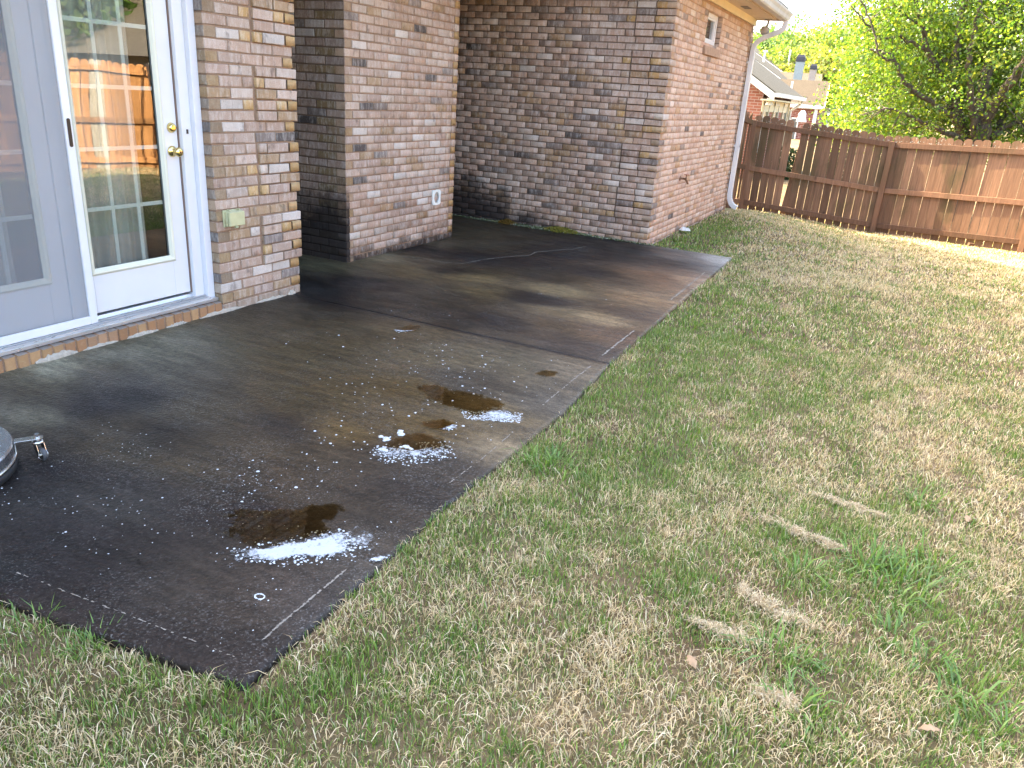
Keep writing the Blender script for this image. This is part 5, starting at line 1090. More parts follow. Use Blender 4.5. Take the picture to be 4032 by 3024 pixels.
# broad bladed weeds
WL = ['large leafy weed clump on the right of the lawn', 'leafy weed clump just right of the big one', 'weed clump at the end of the long clippings ridge', 'weed clump reaching towards the right edge', 'weed clump beside the clippings ridge in the right lawn', 'rightmost weed clump of the middle row', 'weed clump right of the short clippings ridge', 'weed clump behind the smallest clippings ridge', 'far weed clump below the farthest clippings ridge', 'weed clump beside the smallest clippings ridge', 'weed clump at the right edge near the bottom', 'lowest weed clump in the bottom right corner', 'long bladed weed below the big clump', 'weed with long pale blades in the lower right lawn', 'weed between the big clump and the ridges', 'bright green weed clump beside the patio edge', 'small weed touching the long patio edge', 'wispy grass tuft over the front edge of the patio', 'grass tuft at the left end of the patio front edge', 'wispy grass tuft left of the front corner of the patio']
for i, (x, y) in enumerate(WEED):
    if i >= 17: y = float(front_y(x)) - .035
    big = [1.25, 1.1, .9, 1.05, .9, .8, 1.0, .75, .85, .75, .95, 1.0, .8, .75, .9, 1.1, .8, .55, .55, .5][i]; n = int(34 * big + 8)
    P = np.array([x, y]) + rng.normal(size=(n, 2)) * .045 * big; az = np.arctan2(P[:, 1] - y, P[:, 0] - x) + rng.normal(size=n) * .7
    col = np.array([(0.15, 0.26, 0.055), (0.11, 0.21, 0.05), (0.19, 0.30, 0.07), (0.13, 0.235, 0.07)])[rng.integers(0, 4, n)] * rng.uniform(.75, 1.2, (n, 1))
    V, L2, st, C_ = blades(P, rng.uniform(.05, .115, n) * big ** .5, rng.uniform(.004, .0085, n) * (1 if i < 17 else .6), rng.uniform(.35, 1.15, n), az, rng.uniform(0, .35, n), col, lz(P[:, 0], P[:, 1]), col * 1.25)
    o = mesh_obj('weed_clump', np_mesh('weed_clump', V - np.array([x, y, float(lz(x, y))]), L2, st, M['weed'], C_)); o.location = (x, y, float(lz(x, y))); tag(o, WL[i], 'weed', 'weed clumps in the lawn')
LL = ['curled tan dead leaf on the lawn at the right', 'pale dead leaf near the bottom right of the lawn', 'small brown dead leaf beside the clippings ridges']
for i, (x, y) in enumerate(LEAF[:2] + LEAF[3:]):
    V, F = [], []; nn = 9
    for j in range(nn):
        t = j / (nn - 1); wd = .013 * math.sin(math.pi * min(1, t * .92 + .06)) * (1 + .35 * math.sin(j * 2.6))
        for s in (-1, 0, 1): V.append((s * wd, (t - .5) * .055, -.004 * abs(s) + .008 * math.sin(t * 3)))
    for j in range(nn - 1):
        for s in (0, 1): q = j * 3 + s; F.append((q, q + 1, q + 4, q + 3))
    b = MB(); b.add(V, F); o = b.build('dead_leaf', M['dryleaf'], smooth=True); o.location = (x, y, float(lz(x, y)) + .024); o.rotation_euler = (random.uniform(-.3, .3), random.uniform(-.3, .3), i * 1.9); tag(o, LL[i], 'leaf', 'dead leaves on the lawn')

# ------------------------------------------------------------------ trees
def leaves(P, size, cols, mat, name, parent, updir=None, flat=.0):
    n = len(P); s_ = rng.uniform(size * .65, size * 1.3, n)[:, None]
    nrm = rng.normal(size=(n, 3)); nrm[:, 2] += flat; nrm /= np.linalg.norm(nrm, axis=1)[:, None]
    t = np.cross(nrm, rng.normal(size=(n, 3))); t /= np.linalg.norm(t, axis=1)[:, None]; bt = np.cross(nrm, t)
    V = np.stack([P - t * s_ * .5, P + bt * s_ * .34 + nrm * s_ * .07, P + t * s_ * .5, P - bt * s_ * .34 + nrm * s_ * .07], 1).reshape(-1, 3)
    L = np.arange(4 * n); col = np.array(cols)[rng.integers(0, len(cols), n)] * rng.uniform(.75, 1.25, (n, 1))
    return mesh_obj(name, np_mesh(name, V, L, np.arange(n) * 4, mat, np.repeat(col, 4, 0)), parent)
def unproj(u, v, yrel):        # used once to lay the pear tree's limbs out in space
    d = _r * ((u - 2016) / 3027) - _u * ((v - 1512) / 3027) + _f; return CAM + d * (yrel / d.y)
def Z4(a, b_, yr): return unproj(3200 + a / 2.659, b_ / 2.659, yr)
TB = Z4(1745, 1435, 19.3); base = Vector((TB.x, TB.y, -.66))
pear = empty('pear_tree', base, 'large glossy leaved pear tree with several dark stems behind the wooden fence', 'tree')
stems = [([(1745, 1500, 0), (1745, 1280, 0), (1775, 1000, .1), (1815, 800, .2), (1860, 560, .5), (1930, 300, .8), (2010, 0, 1.0), (2060, -400, 1.3)], .15, .07),
         ([(1785, 1480, 0), (1810, 1260, -.1), (1900, 1080, -.3), (2020, 930, -.5), (2140, 780, -.7), (2300, 520, -1.0), (2500, 100, -1.4), (2650, -300, -1.6)], .135, .05),
         ([(1600, 1460, .3), (1540, 1290, .4), (1510, 1100, .5), (1490, 900, .5), (1495, 700, .4), (1510, 500, .4), (1550, 300, .3), (1590, 0, .2), (1620, -350, .2)], .12, .06),
         ([(1700, 1480, -.1), (1680, 1250, -.3), (1640, 900, -.6), (1620, 650, -.8), (1700, 300, -1.0), (1760, 0, -1.2)], .085, .035),
         ([(1495, 900, .5), (1400, 840, .2), (1330, 800, .0), (1265, 650, -.3), (1190, 520, -.5), (1145, 270, -.8), (1090, 30, -1.0), (1050, -200, -1.1)], .085, .03),
         ([(1500, 720, .4), (1380, 620, .6), (1290, 480, .9), (1260, 300, 1.0), (1235, 60, 1.2), (1200, -200, 1.3)], .07, .03),
         ([(1590, 1330, 0), (1300, 1110, -.5), (1060, 960, -.9), (950, 850, -1.2), (870, 650, -1.4), (790, 560, -1.5), (600, 515, -1.6)], .06, .02),
         ([(1620, 1470, .0), (1420, 1400, -.4), (1290, 1330, -.7), (1180, 1290, -.9), (1000, 1200, -1.2), (760, 1130, -1.4)], .06, .018),
         ([(1860, 1450, .1), (2000, 1340, .3), (2150, 1270, .5), (2400, 1150, .8)], .075, .035),
         ([(1900, 1430, .5), (2040, 1130, .8), (2130, 980, 1.0), (2300, 700, 1.2), (2500, 300, 1.4)], .07, .03),
         ([(1190, 520, -.5), (1080, 470, -.7), (900, 380, -1.0), (730, 420, -1.2), (560, 250, -1.4), (400, 60, -1.5)], .038, .012),
         ([(1145, 270, -.8), (980, 170, -.9), (860, 40, -1.0), (700, -150, -1.0)], .03, .012),
         ([(870, 650, -1.4), (700, 600, -1.6), (650, 350, -1.7), (560, 100, -1.7), (470, -80, -1.8)], .026, .010)]
br_pts = []
tips = []
for i, (ps, r0_, r1_) in enumerate(stems):
    pts = [Z4(a, b_, 19.3 + dy) for a, b_, dy in ps]
    if i < 4: pts = [base + Vector((random.uniform(-.12, .12), random.uniform(-.1, .1), -.1))] + pts
    P = [np.array(p) for p in pts]; Q = []
    for a, c_ in zip(P[:-1], P[1:]):
        for t in np.linspace(0, 1, 6, endpoint=False): Q.append(a + (c_ - a) * t)
    Q.append(P[-1]); Q = np.array(Q); Q[1:-1] = .25 * Q[:-2] + .5 * Q[1:-1] + .25 * Q[2:]; Q[2:-2] += rng.normal(size=Q[2:-2].shape) * .015
    b = MB(); b.tube([tuple(q - np.array(base)) for q in Q], list(np.linspace(r0_, r1_, len(Q)) * rng.uniform(.92, 1.08, len(Q))), 10); b.build('trunk' if i < 4 else 'limb', M['bark'], pear, smooth=True)
    br_pts += [q for q in Q[int(len(Q) * .35):]]; tips += [q for q in Q[int(len(Q) * .55):]]
# crown: a rounded egg, leaf clusters on twigs growing out of the limbs
cc_ = np.array(Z4(1760, 560, 19.9)); rad = np.array([3.1, 2.9, 4.3])
def crown_ok(P):
    q = (P - cc_) / rad; r_ = np.linalg.norm(q, axis=1); a = np.arctan2(q[:, 2], q[:, 0])
    return r_ < 1 + .07 * np.sin(a * 7 + 1) + .05 * np.sin(a * 13 + q[:, 1] * 4)
cand = rng.normal(size=(9000, 3)); cand /= np.linalg.norm(cand, axis=1)[:, None]; cand = cc_ + cand * rad * (rng.random((9000, 1)) ** .42)
cand = cand[crown_ok(cand) & (cand[:, 2] > .75)]
bp = np.array(br_pts); mb_twig = MB(); CL = []
for c_ in cand[:2500]:
    d = np.linalg.norm(bp - c_, axis=1); j = int(np.argmin(d))
    if c_[1] < TB.y + .5 and -1.5 < c_[0] - TB.x < 1.6 and random.random() < .72: continue
    if d[j] > 2.2 and random.random() < .55: continue
    CL.append(c_)
    if d[j] < 2.0 and random.random() < .30:
        m_ = .5 * (bp[j] + c_) + rng.normal(size=3) * .10 - np.array([0, 0, .08]); mb_twig.tube([tuple(bp[j] - np.array(base)), tuple(m_ - np.array(base)), tuple(c_ - np.array(base))], [.011, .007, .003], 5, cap=False)
mb_twig.build('twig', M['bark'], pear)['kind'] = 'stuff'
CL = np.array(CL); per = 66
LP = np.repeat(CL, per, 0) + rng.normal(size=(len(CL) * per, 3)) * np.array([.16, .16, .13]) * rng.uniform(.6, 1.5, (len(CL) * per, 1))
LP = LP[(LP[:, 2] > .55)]
lv = leaves(LP - np.array(base), .068, [(0.085, 0.155, 0.028), (0.115, 0.185, 0.030), (0.060, 0.125, 0.030), (0.15, 0.20, 0.030), (0.075, 0.135, 0.035), (0.17, 0.19, 0.035)], M['leaf'], 'crown', pear, flat=.5)

def far_tree(x, y, gz_, h, r_, cols, label, n=5200, leaf=.34, trunk=True):
    t = empty('hill_tree', (x, y, gz_), label, 'tree', 'spring trees on the hill beyond the houses')
    b = MB(); b.tube([(0, 0, -.5), (.2, 0, h * .45), (-.1, .1, h * .75)], [.30, .2, .08], 7); b.build('trunk', M['bark'], t, smooth=True)
    for _ in range(1):
        b = MB()
        for k_ in range(9):
            a = random.uniform(0, 6.28); z = h * random.uniform(.3, .6); b.tube([(0, 0, z), (math.cos(a) * r_ * .4, math.sin(a) * r_ * .4, z + h * .16), (math.cos(a) * r_ * .7, math.sin(a) * r_ * .7, z + h * .25)], [.12, .08, .03], 5, cap=False)
        b.build('limb', M['bark'], t)
    nb = 30; C_ = []
    while len(C_) < nb:
        q = rng.normal(size=3); q /= np.linalg.norm(q); q = q * rng.random() ** .4; p = np.array([q[0] * r_, q[1] * r_, h * .60 + q[2] * h * .40]); C_.append(p)
    C_ = np.array(C_); P = C_[rng.integers(0, nb, n)] + rng.normal(size=(n, 3)) * np.array([r_ * .17, r_ * .17, h * .055])
    leaves(P, leaf, cols, M['farleaf'], 'crown', t, flat=.3)
YG = [(0.14, 0.20, 0.045), (0.17, 0.22, 0.05), (0.115, 0.18, 0.045), (0.19, 0.22, 0.055)]
GG = [(0.08, 0.15, 0.05), (0.105, 0.175, 0.055), (0.065, 0.13, 0.05)]
OG = [(0.20, 0.19, 0.05), (0.18, 0.20, 0.055), (0.15, 0.19, 0.05)]
HT = [  # (picture column, top row, rel. y, radius, colours) of each tree on the hill
 (2900, 150, 100, 4.2, YG), (2960, 120, 108, 4.0, OG), (3010, 95, 116, 4.4, YG), (3075, 118, 104, 3.8, GG), (3120, 80, 126, 4.6, GG), (3160, 150, 96, 3.6, YG), (3205, 92, 118, 4.5, GG), (3250, 118, 106, 4.2, YG), (3290, 90, 122, 4.8, YG), (3340, 100, 112, 4.6, GG), (3400, 70, 118, 4.8, YG), (3020, 210, 92, 3.6, YG), (3240, 205, 90, 3.5, OG), (3470, 60, 110, 5, GG), (3560, 40, 118, 5.2, YG), (3660, 30, 112, 5, GG), (3760, 20, 118, 5.4, YG), (3880, 10, 112, 5, GG), (4000, 0, 118, 5.4, YG)]
HLB = ['yellow green tree at the left of the hill behind the downspout', 'golden green tree on the hill above the house roof', 'tall pale green tree on the hill above the white vent pipe', 'mid green tree on the hill left of the chimneys', 'bluish green tree top highest on the hill skyline', 'low yellow green tree behind the taller chimney', 'green tree on the skyline above the two chimneys', 'yellow green tree between the chimneys and the pear tree', 'pale tree on the skyline just left of the pear tree', 'green hill tree partly behind the left side of the pear tree', 'yellow hill tree behind the pear tree crown', 'low bright tree right above the upper gable roof', 'golden tree behind the smaller chimney']
for i, (u, v, yr, r_, cols) in enumerate(HT):
    p = unproj(u, v, yr); gz_ = float(lz(p.x, p.y)) + .06 * max(0, yr - 70)
    far_tree(p.x, p.y, gz_, p.z - gz_, r_ * 1.15, cols, HLB[i] if i < len(HLB) else ['dense green hill tree glimpsed low through the left of the pear tree crown', 'yellow hill tree glimpsed through the pear tree left of its main stems', 'green hill tree glimpsed through the pear tree just left of its trunk', 'pale hill tree directly behind the pear tree trunk', 'green hill tree glimpsed right of the pear tree trunk', 'yellow hill tree at the right edge behind the pear tree'][i - 13], n=4600 if i < 13 else 3000, leaf=.40)
# trees and a house to the right of the yard that the door glass mirrors
for i, (x, y, h, r_, lab) in enumerate(((15.5, 9.0, 9.5, 3.2, 'tree beyond the right fence mirrored left of the grey roof in the door glass'), (17.0, 14.5, 11.0, 4.0, 'tree beyond the right fence mirrored right of the grey roof in the door glass'), (20.5, 11.0, 14, 5.0, 'tallest tree beyond the right fence mirrored at the top of the door glass'))):
    t = empty('garden_tree', (x, y, -.65), lab, 'tree'); b = MB(); b.tube([(0, 0, -.2), (.1, 0, h * .7)], [.18, .06], 8); b.build('trunk', M['bark'], t, smooth=True)
    q = rng.normal(size=(12000, 3)); q /= np.linalg.norm(q, axis=1)[:, None]; q *= rng.random((12000, 1)) ** .35; P = np.stack([q[:, 0] * r_, q[:, 1] * r_, h * .58 + q[:, 2] * h * .42], 1) + rng.normal(size=(12000, 3)) * .12
    leaves(P, .26, GG, M['farleaf'], 'crown', t, flat=.3)

# ------------------------------------------------------------------ neighbouring houses
def brickwall_mat(name, c, sc=1.0):
    k = N(name); g = k.n('ShaderNodeNewGeometry'); sx = k.n('ShaderNodeSeparateXYZ'); k.l(g.outputs['Position'], sx.inputs[0])
    cb = k.n('ShaderNodeCombineXYZ'); k.l(k.math('ADD', sx.outputs[0], sx.outputs[1]), cb.inputs[0]); k.l(sx.outputs[2], cb.inputs[1])
    br = k.n('ShaderNodeTexBrick'); br.inputs['Scale'].default_value = 1.0; br.inputs['Brick Width'].default_value = .21 * sc; br.inputs['Row Height'].default_value = .075 * sc; br.inputs['Mortar Size'].default_value = .009 * sc
    k.l(cb.outputs[0], br.inputs['Vector']); br.inputs['Color1'].default_value = (*c, 1); br.inputs['Color2'].default_value = (c[0] * .72, c[1] * .7, c[2] * .7, 1); br.inputs['Mortar'].default_value = (.36, .27, .22, 1)
    k.bsdf(br.outputs['Color'], .9, br.outputs['Fac'], -.4, .01, Specular_IOR_Level=.2); return k.m
M['redbrick'] = brickwall_mat('red_brick', (0.34, 0.13, 0.085), 1.0); M['darkbrick'] = brickwall_mat('dark_red_brick', (0.24, 0.075, 0.055), 1.6)
def shingle_mat(name, c):
    k = N(name); g = k.n('ShaderNodeNewGeometry'); sx = k.n('ShaderNodeSeparateXYZ'); k.l(g.outputs['Position'], sx.inputs[0])
    cb = k.n('ShaderNodeCombineXYZ'); k.l(k.math('ADD', sx.outputs[0], sx.outputs[1]), cb.inputs[0]); k.l(sx.outputs[2], cb.inputs[1])
    br = k.n('ShaderNodeTexBrick'); br.inputs['Brick Width'].default_value = .34; br.inputs['Row Height'].default_value = .105; br.inputs['Mortar Size'].default_value = .011; k.l(cb.outputs[0], br.inputs['Vector'])
    br.inputs['Color1'].default_value = (*c, 1); br.inputs['Color2'].default_value = (c[0] * .75, c[1] * .75, c[2] * .72, 1); br.inputs['Mortar'].default_value = (c[0] * .4, c[1] * .4, c[2] * .4, 1)
    k.bsdf(br.outputs['Color'], .92, br.outputs['Fac'], -.5, .02, Specular_IOR_Level=.15); return k.m
M['roof1'] = shingle_mat('weathered_shingle', (0.12, 0.112, 0.088)); M['roof2'] = shingle_mat('brown_shingle', (0.075, 0.062, 0.046))
M['trim'] = simple('house_trim', (0.72, 0.70, 0.64), .6); M['creamtrim'] = simple('house_cream_trim', (0.66, 0.59, 0.40), .6)
M['wglass'] = simple('far_glass', (0.10, 0.12, 0.12), .12, spec=.8)
M['ch1'] = simple('blue_grey_siding', (0.20, 0.25, 0.26), .8); M['ch2'] = simple('beige_grey_siding', (0.26, 0.235, 0.21), .8); M['cap'] = simple('black_metal', (0.016, 0.018, 0.03), .5)
def rel(dx, dy, z): return Vector((CAM.x + dx, CAM.y + dy, z))
def gable(x0, x1, xr, y0, y1, ze, zr, zg, ov, name, label, wallm, roofm, trimm, group='houses beyond the back fence'):
    """house body with its ridge along y; x0/x1 walls, xr ridge, ze eave height, zr ridge height"""
    h = empty(name, (x1, y0, zg), label, 'house', group); H0 = Vector((x1, y0, zg))
    def add(b, nm, m, par=None, **k_):
        o = b.build(nm, m, par or h, **k_); o.location = -H0 if par is None else (0, 0, 0); return o
    b = MB(); b.box(x0, x1, y0, y1, zg - .3, ze); b.add([(x0, y0, ze), (x1, y0, ze), (xr, y0, zr - .1), (x0, y1, ze), (x1, y1, ze), (xr, y1, zr - .1)], [(0, 1, 2), (5, 4, 3), (1, 4, 5, 2), (0, 2, 5, 3)]); wl = add(b, 'wall', wallm)
    s1 = (zr - ze) / (x1 - xr); s0 = (zr - ze) / (xr - x0)
    b = MB(); t = .07
    for xe, s in ((x1 + ov, s1), (x0 - ov, s0)):
        zo = ze - ov * s
        q = [(xe, y0 - ov, zo), (xe, y1 + ov, zo), (xr, y1 + ov, zr), (xr, y0 - ov, zr)]
        b.add(q + [(a, c_, d + t) for a, c_, d in q], [(0, 1, 2, 3), (7, 6, 5, 4), (0, 4, 5, 1), (1, 5, 6, 2), (2, 6, 7, 3), (3, 7, 4, 0)])
    rf_ = add(b, 'roof', roofm)
    zo = ze - ov * s1
    for yy in (y0 - ov - .03, y1 + ov):
        b = MB(); b.add([(x1 + ov, yy, zo - .16), (xr, yy, zr - .16), (xr, yy, zr + .03), (x1 + ov, yy, zo + .03), (x1 + ov, yy + .03, zo - .16), (xr, yy + .03, zr - .16), (xr, yy + .03, zr + .03), (x1 + ov, yy + .03, zo + .03)], [(0, 1, 2, 3), (7, 6, 5, 4), (0, 4, 5, 1), (2, 6, 7, 3), (1, 5, 6, 2), (3, 7, 4, 0)])
        add(b, 'rake_board', trimm)
    b = MB(); b.box(x1 + ov, x1 + ov + .11, y0 - ov - .02, y1 + ov + .02, zo - .06, zo + .05); add(b, 'gutter', trimm)
    b = MB(); b.box(x1 + .002, x1 + ov, y0 - ov, y1 + ov, zo - .16, zo - .12); b.box(x1 + .001, x1 + .03, y0, y1, zo - .45, zo - .16); add(b, 'eave_board', M['creamtrim'])
    return h, add
def win_x(add, x, yc_, w_, z0, z1, mull=True):         # window in a wall facing +x
    b = MB(); t = .07; b.box(x, x + .05, yc_ - w_ / 2, yc_ - w_ / 2 + t, z0, z1); b.box(x, x + .05, yc_ + w_ / 2 - t, yc_ + w_ / 2, z0, z1); b.box(x, x + .05, yc_ - w_ / 2, yc_ + w_ / 2, z1 - t, z1 + .06); b.box(x, x + .05, yc_ - w_ / 2, yc_ + w_ / 2, z0 - .04, z0 + t); b.box(x, x + .045, yc_ - w_ / 2, yc_ + w_ / 2, (z0 + z1) / 2 + .02, (z0 + z1) / 2 + .11)
    f = add(b, 'window', M['trim']); b = MB(); b.box(x + .004, x + .012, yc_ - w_ / 2 + t, yc_ + w_ / 2 - t, z0, z1 - t); add(b, 'glass_pane', M['wglass'], f)
def win_y(add, y, xc_, w_, z0, z1):
    b = MB(); t = .08; b.box(xc_ - w_ / 2, xc_ - w_ / 2 + t, y - .06, y, z0, z1); b.box(xc_ + w_ / 2 - t, xc_ + w_ / 2, y - .06, y, z0, z1); b.box(xc_ - w_ / 2, xc_ + w_ / 2, y - .06, y, z1 - t, z1); b.box(xc_ - w_ / 2, xc_ + w_ / 2, y - .06, y, z0, z0 + t); b.box(xc_ - w_ / 2, xc_ + w_ / 2, y - .055, y, (z0 + z1) / 2 - .03, (z0 + z1) / 2 + .03)
    f = add(b, 'window', M['trim']); b = MB(); b.box(xc_ - w_ / 2 + t, xc_ + w_ / 2 - t, y - .016, y - .004, z0 + t, z1 - t); add(b, 'glass_pane', M['wglass'], f)
GZ = -.68
# house 1: the low wing whose windows show over the pickets, and the taller body behind it
X1 = CAM.x - 3.90; Y1 = CAM.y + 23.2; Y2 = CAM.y + 28.4; ZE = 2.02
h1, add1 = gable(X1 - 9.0, X1, X1 - 4.5, Y1, Y2, ZE, ZE + 2.75, GZ, .36, 'brick_house', 'red brick house with three white windows and a grey shingle gable, nearest beyond the fence', M['redbrick'], M['roof1'], M['trim'])
for t in (.1633, .1519, .1418): win_x(add1, X1, CAM.y + 3.90 / t, .93, .30, ZE - .42)
b = MB(); yy = CAM.y + 3.9 / .1375
b.box(X1 + .031, X1 + .06, yy - .22, yy - .10, GZ, ZE - .18); add1(b, 'corner_board', M['creamtrim'])
b = MB(); b.tube([(X1 + .40, Y2 + .25, ZE - .22), (X1 + .30, Y2 + .22, ZE - .42), (X1 + .08, Y2 - .02, ZE - .60), (X1 + .06, Y2 - .05, GZ)], .05, 8); add1(b, 'downspout', M['trim'])
b = MB()
for dy in (.15, .55): b.lathe([(.03, 0), (.09, -.14), (.085, -.15)], 12, 'z', (X1 + .20, Y1 + dy * .6 - .25, ZE - .34))
b.box(X1 + .15, X1 + .25, Y1 - .25, Y1 + .15, ZE - .345, ZE - .31); add1(b, 'flood_lamp', M['trim'])
# the taller gable behind
def far_gable(u0, v0, u1, v1, yr, dep, label, wallm):
    a_, c_ = unproj(u0, v0, yr), unproj(u1, v1, yr); s = (a_.z - c_.z) / (c_.x - a_.x); xr = a_.x - 3.6; x1 = c_.x + 1.3
    return gable(2 * xr - x1, x1, xr, a_.y, a_.y + dep, c_.z - 1.3 * s, a_.z + 3.6 * s, GZ, .30, 'brick_house', label, wallm, M['roof1'], M['trim'])
h1b, add1b = far_gable(2969, 232, 3086, 318, 75, 9, 'taller red brick gable with a white rake board behind the nearest roof', M['redbrick'])
p = unproj(2850 + 655 / 4.148, 150 + 352 / 4.148, 79); b = MB(); b.tube([(p.x, p.y, p.z - .8), (p.x, p.y, p.z + .70)], .075, 8); b.tube([(p.x - .2, p.y, p.z + .70), (p.x + .2, p.y, p.z + .70)], .09, 8); add1b(b, 'vent_pipe', M['trim'])
h1c, add1c = far_gable(3028, 244, 3112, 303, 88, 10, 'far grey roof with a pale rake line behind the taller gable', M['darkbrick'])
p = unproj(2850 + 1030 / 4.148, 150 + 560 / 4.148, 92); b = MB(); b.tube([(p.x, p.y, p.z - .8), (p.x, p.y, p.z + 2.2)], .10, 8); add1c(b, 'vent_pipe', M['trim'])
# house 2: long roof slope facing the camera
ye, yr_ = CAM.y + 60, CAM.y + 64.5; xa, xb = CAM.x - 17, CAM.x - .0985 * 60
h2 = empty('brick_house', (xb, ye, GZ), 'dark red brick house with a broad brown shingle roof slope facing the fence', 'house', 'houses beyond the back fence'); H2 = Vector((xb, ye, GZ))
def add2(b, nm, m, par=None, **k_):
    o = b.build(nm, m, par or h2, **k_); o.location = -H2 if par is None else (0, 0, 0); return o
zeave = CAM.z + .0044 * 60; zrid = CAM.z + .0315 * 64.5
b = MB(); b.box(xa, xb - .3, ye + .45, ye + 8.5, GZ - .3, zeave + .05); add2(b, 'wall', M['darkbrick'])
b = MB(); q = [(xa, ye, zeave), (xb, ye, zeave), (xb - .4, yr_, zrid), (xa, yr_, zrid)]; b.add(q + [(a, c_, d + .1) for a, c_, d in q], [(3, 2, 1, 0), (4, 5, 6, 7), (0, 1, 5, 4), (1, 2, 6, 5), (2, 3, 7, 6), (3, 0, 4, 7)])
q = [(xa, yr_, zrid), (xb - .4, yr_, zrid), (xb, ye + 9, zeave), (xa, ye + 9, zeave)]; b.add(q + [(a, c_, d + .1) for a, c_, d in q], [(3, 2, 1, 0), (4, 5, 6, 7), (0, 1, 5, 4), (1, 2, 6, 5), (2, 3, 7, 6), (3, 0, 4, 7)]); add2(b, 'roof', M['roof2'])
b = MB(); b.box(xa, xb + .05, ye - .14, ye, zeave - .06, zeave + .14); b.box(xa, xb, ye, ye + .45, zeave - .10, zeave - .04); add2(b, 'gutter', simple('blue_white_gutter', (.62, .68, .72), .5))
b = MB(); b.add([(xb, ye - .05, zeave - .05), (xb - .38, yr_, zrid - .1), (xb - .38, yr_, zrid + .14), (xb, ye - .05, zeave + .18), (xb + .06, ye - .05, zeave - .05), (xb - .32, yr_, zrid - .1), (xb - .32, yr_, zrid + .14), (xb + .06, ye - .05, zeave + .18)], [(0, 3, 2, 1), (4, 5, 6, 7), (0, 1, 5, 4), (3, 7, 6, 2), (0, 4, 7, 3)]); add2(b, 'rake_board', M['creamtrim'])
p = unproj(2850 + 1145 / 4.148, 150 + 1370 / 4.148, 60.4); win_y(add2, ye + .45, p.x, .58, -.55, CAM.z - .0085 * 60.4 + .02)
p = unproj(2850 + 1498 / 4.148, 150 + 1180 / 4.148, 60); b = MB(); b.box(p.x - .11, p.x + .11, ye + .33, ye + .45, GZ, zeave - .08); add2(b, 'downspout', simple('blue_white_spout', (.66, .72, .76), .5))
p = unproj(2850 + 1105 / 4.148, 150 + 815 / 4.148, 61.5); b = MB(); b.box(p.x - .06, p.x + .06, p.y - .06, p.y + .06, p.z - .55, p.z + .45); add2(b, 'vent_pipe', M['trim'])
p = unproj(2850 + 1278 / 4.148, 150 + 1290 / 4.148, 59.6); b = MB(); b.lathe([(.02, .42), (.14, .40), (.24, .25), (.27, -.05), (.36, -.30), (.30, -.34)], 14, 'z'); o = b.build('bell_ornament', simple('pale_cloth', (.58, .58, .62), .8), smooth=True); o.location = p
b = MB(); b.box(-.03, .03, .0, p.y * 0 + .85, .38, .44); oo = b.build('hanger', M['trim'], o); tag(o, 'pale bell shaped hanging ornament in front of the dark red brick wall', 'ornament')
# house 3: pale roof behind the chimneys
y3 = CAM.y + 78; q0 = unproj(2850 + 1040 / 4.148, 150 + 720 / 4.148, 78); q1 = unproj(2850 + 1610 / 4.148, 150 + 725 / 4.148, 78); t0 = unproj(2850 + 1050 / 4.148, 150 + 572 / 4.148, 82); t1 = unproj(2850 + 1598 / 4.148, 150 + 600 / 4.148, 82)
h3 = empty('brick_house', (q1.x, y3, GZ), 'far house of which only a pale tan roof shows behind the chimneys', 'house', 'houses beyond the back fence'); H3 = Vector(h3.location)
b = MB(); V = [(q0.x - 3, y3, q0.z - .6), (q1.x, y3, q1.z - .6), (t1.x, y3 + 4.6, t1.z), (t0.x - 3, y3 + 4.6, t1.z + .0)]; b.add(V + [(a, c_, d + .1) for a, c_, d in V], [(3, 2, 1, 0), (4, 5, 6, 7), (0, 1, 5, 4), (1, 2, 6, 5), (2, 3, 7, 6), (3, 0, 4, 7)]); o = b.build('roof', shingle_mat('tan_shingle', (0.11, 0.09, 0.068)), h3); o.location = -H3
b = MB(); b.box(q0.x - 3, q1.x - .4, y3 + .5, y3 + 8, GZ - .3, q1.z - .5); o = b.build('wall', M['darkbrick'], h3); o.location = -H3
def chimney(u0, u1, vt, vb, yr, mat, lab, capv):
    a = unproj(u0, vb, yr); c_ = unproj(u1, vb, yr); t = unproj((u0 + u1) / 2, vt, yr); w_ = (c_.x - a.x) * .86; xm = (a.x + c_.x) / 2; hb_ = t.z
    b = MB(); b.box(-w_ / 2, w_ / 2, -w_ * .35, w_ * .35, -2.7, hb_ - 2.0 - .02); root = b.build('chimney', mat, h3); root.location = Vector((xm, a.y, 2.0)) - H3; root['label'] = lab
    ch = w_ * .78; z0 = hb_ - 2.0
    b = MB(); b.box(-w_ * .55, w_ * .55, -w_ * .42, w_ * .42, z0, z0 + ch * .18); q = w_ * .52; q2 = w_ * .50
    b.add([(-q, -w_ * .4, z0 + ch * .18), (q, -w_ * .4, z0 + ch * .18), (q, w_ * .4, z0 + ch * .18), (-q, w_ * .4, z0 + ch * .18), (-q2, -w_ * .38, z0 + ch * .62), (q2, -w_ * .38, z0 + ch * .62), (q2, w_ * .38, z0 + ch * .62), (-q2, w_ * .38, z0 + ch * .62), (-w_ * .33, -w_ * .28, z0 + ch), (w_ * .33, -w_ * .28, z0 + ch), (w_ * .33, w_ * .28, z0 + ch), (-w_ * .33, w_ * .28, z0 + ch)],
          [(0, 1, 5, 4), (1, 2, 6, 5), (2, 3, 7, 6), (3, 0, 4, 7), (4, 5, 9, 8), (5, 6, 10, 9), (6, 7, 11, 10), (7, 4, 8, 11), (8, 9, 10, 11)]); b.build('chimney_cap', M['cap'], root)
chimney(2850 + 1115 / 4.148, 2850 + 1275 / 4.148, 150 + 380 / 4.148, 150 + 700 / 4.148, 67, M['ch1'], 'taller blue grey chimney with a black metal cap', 0)
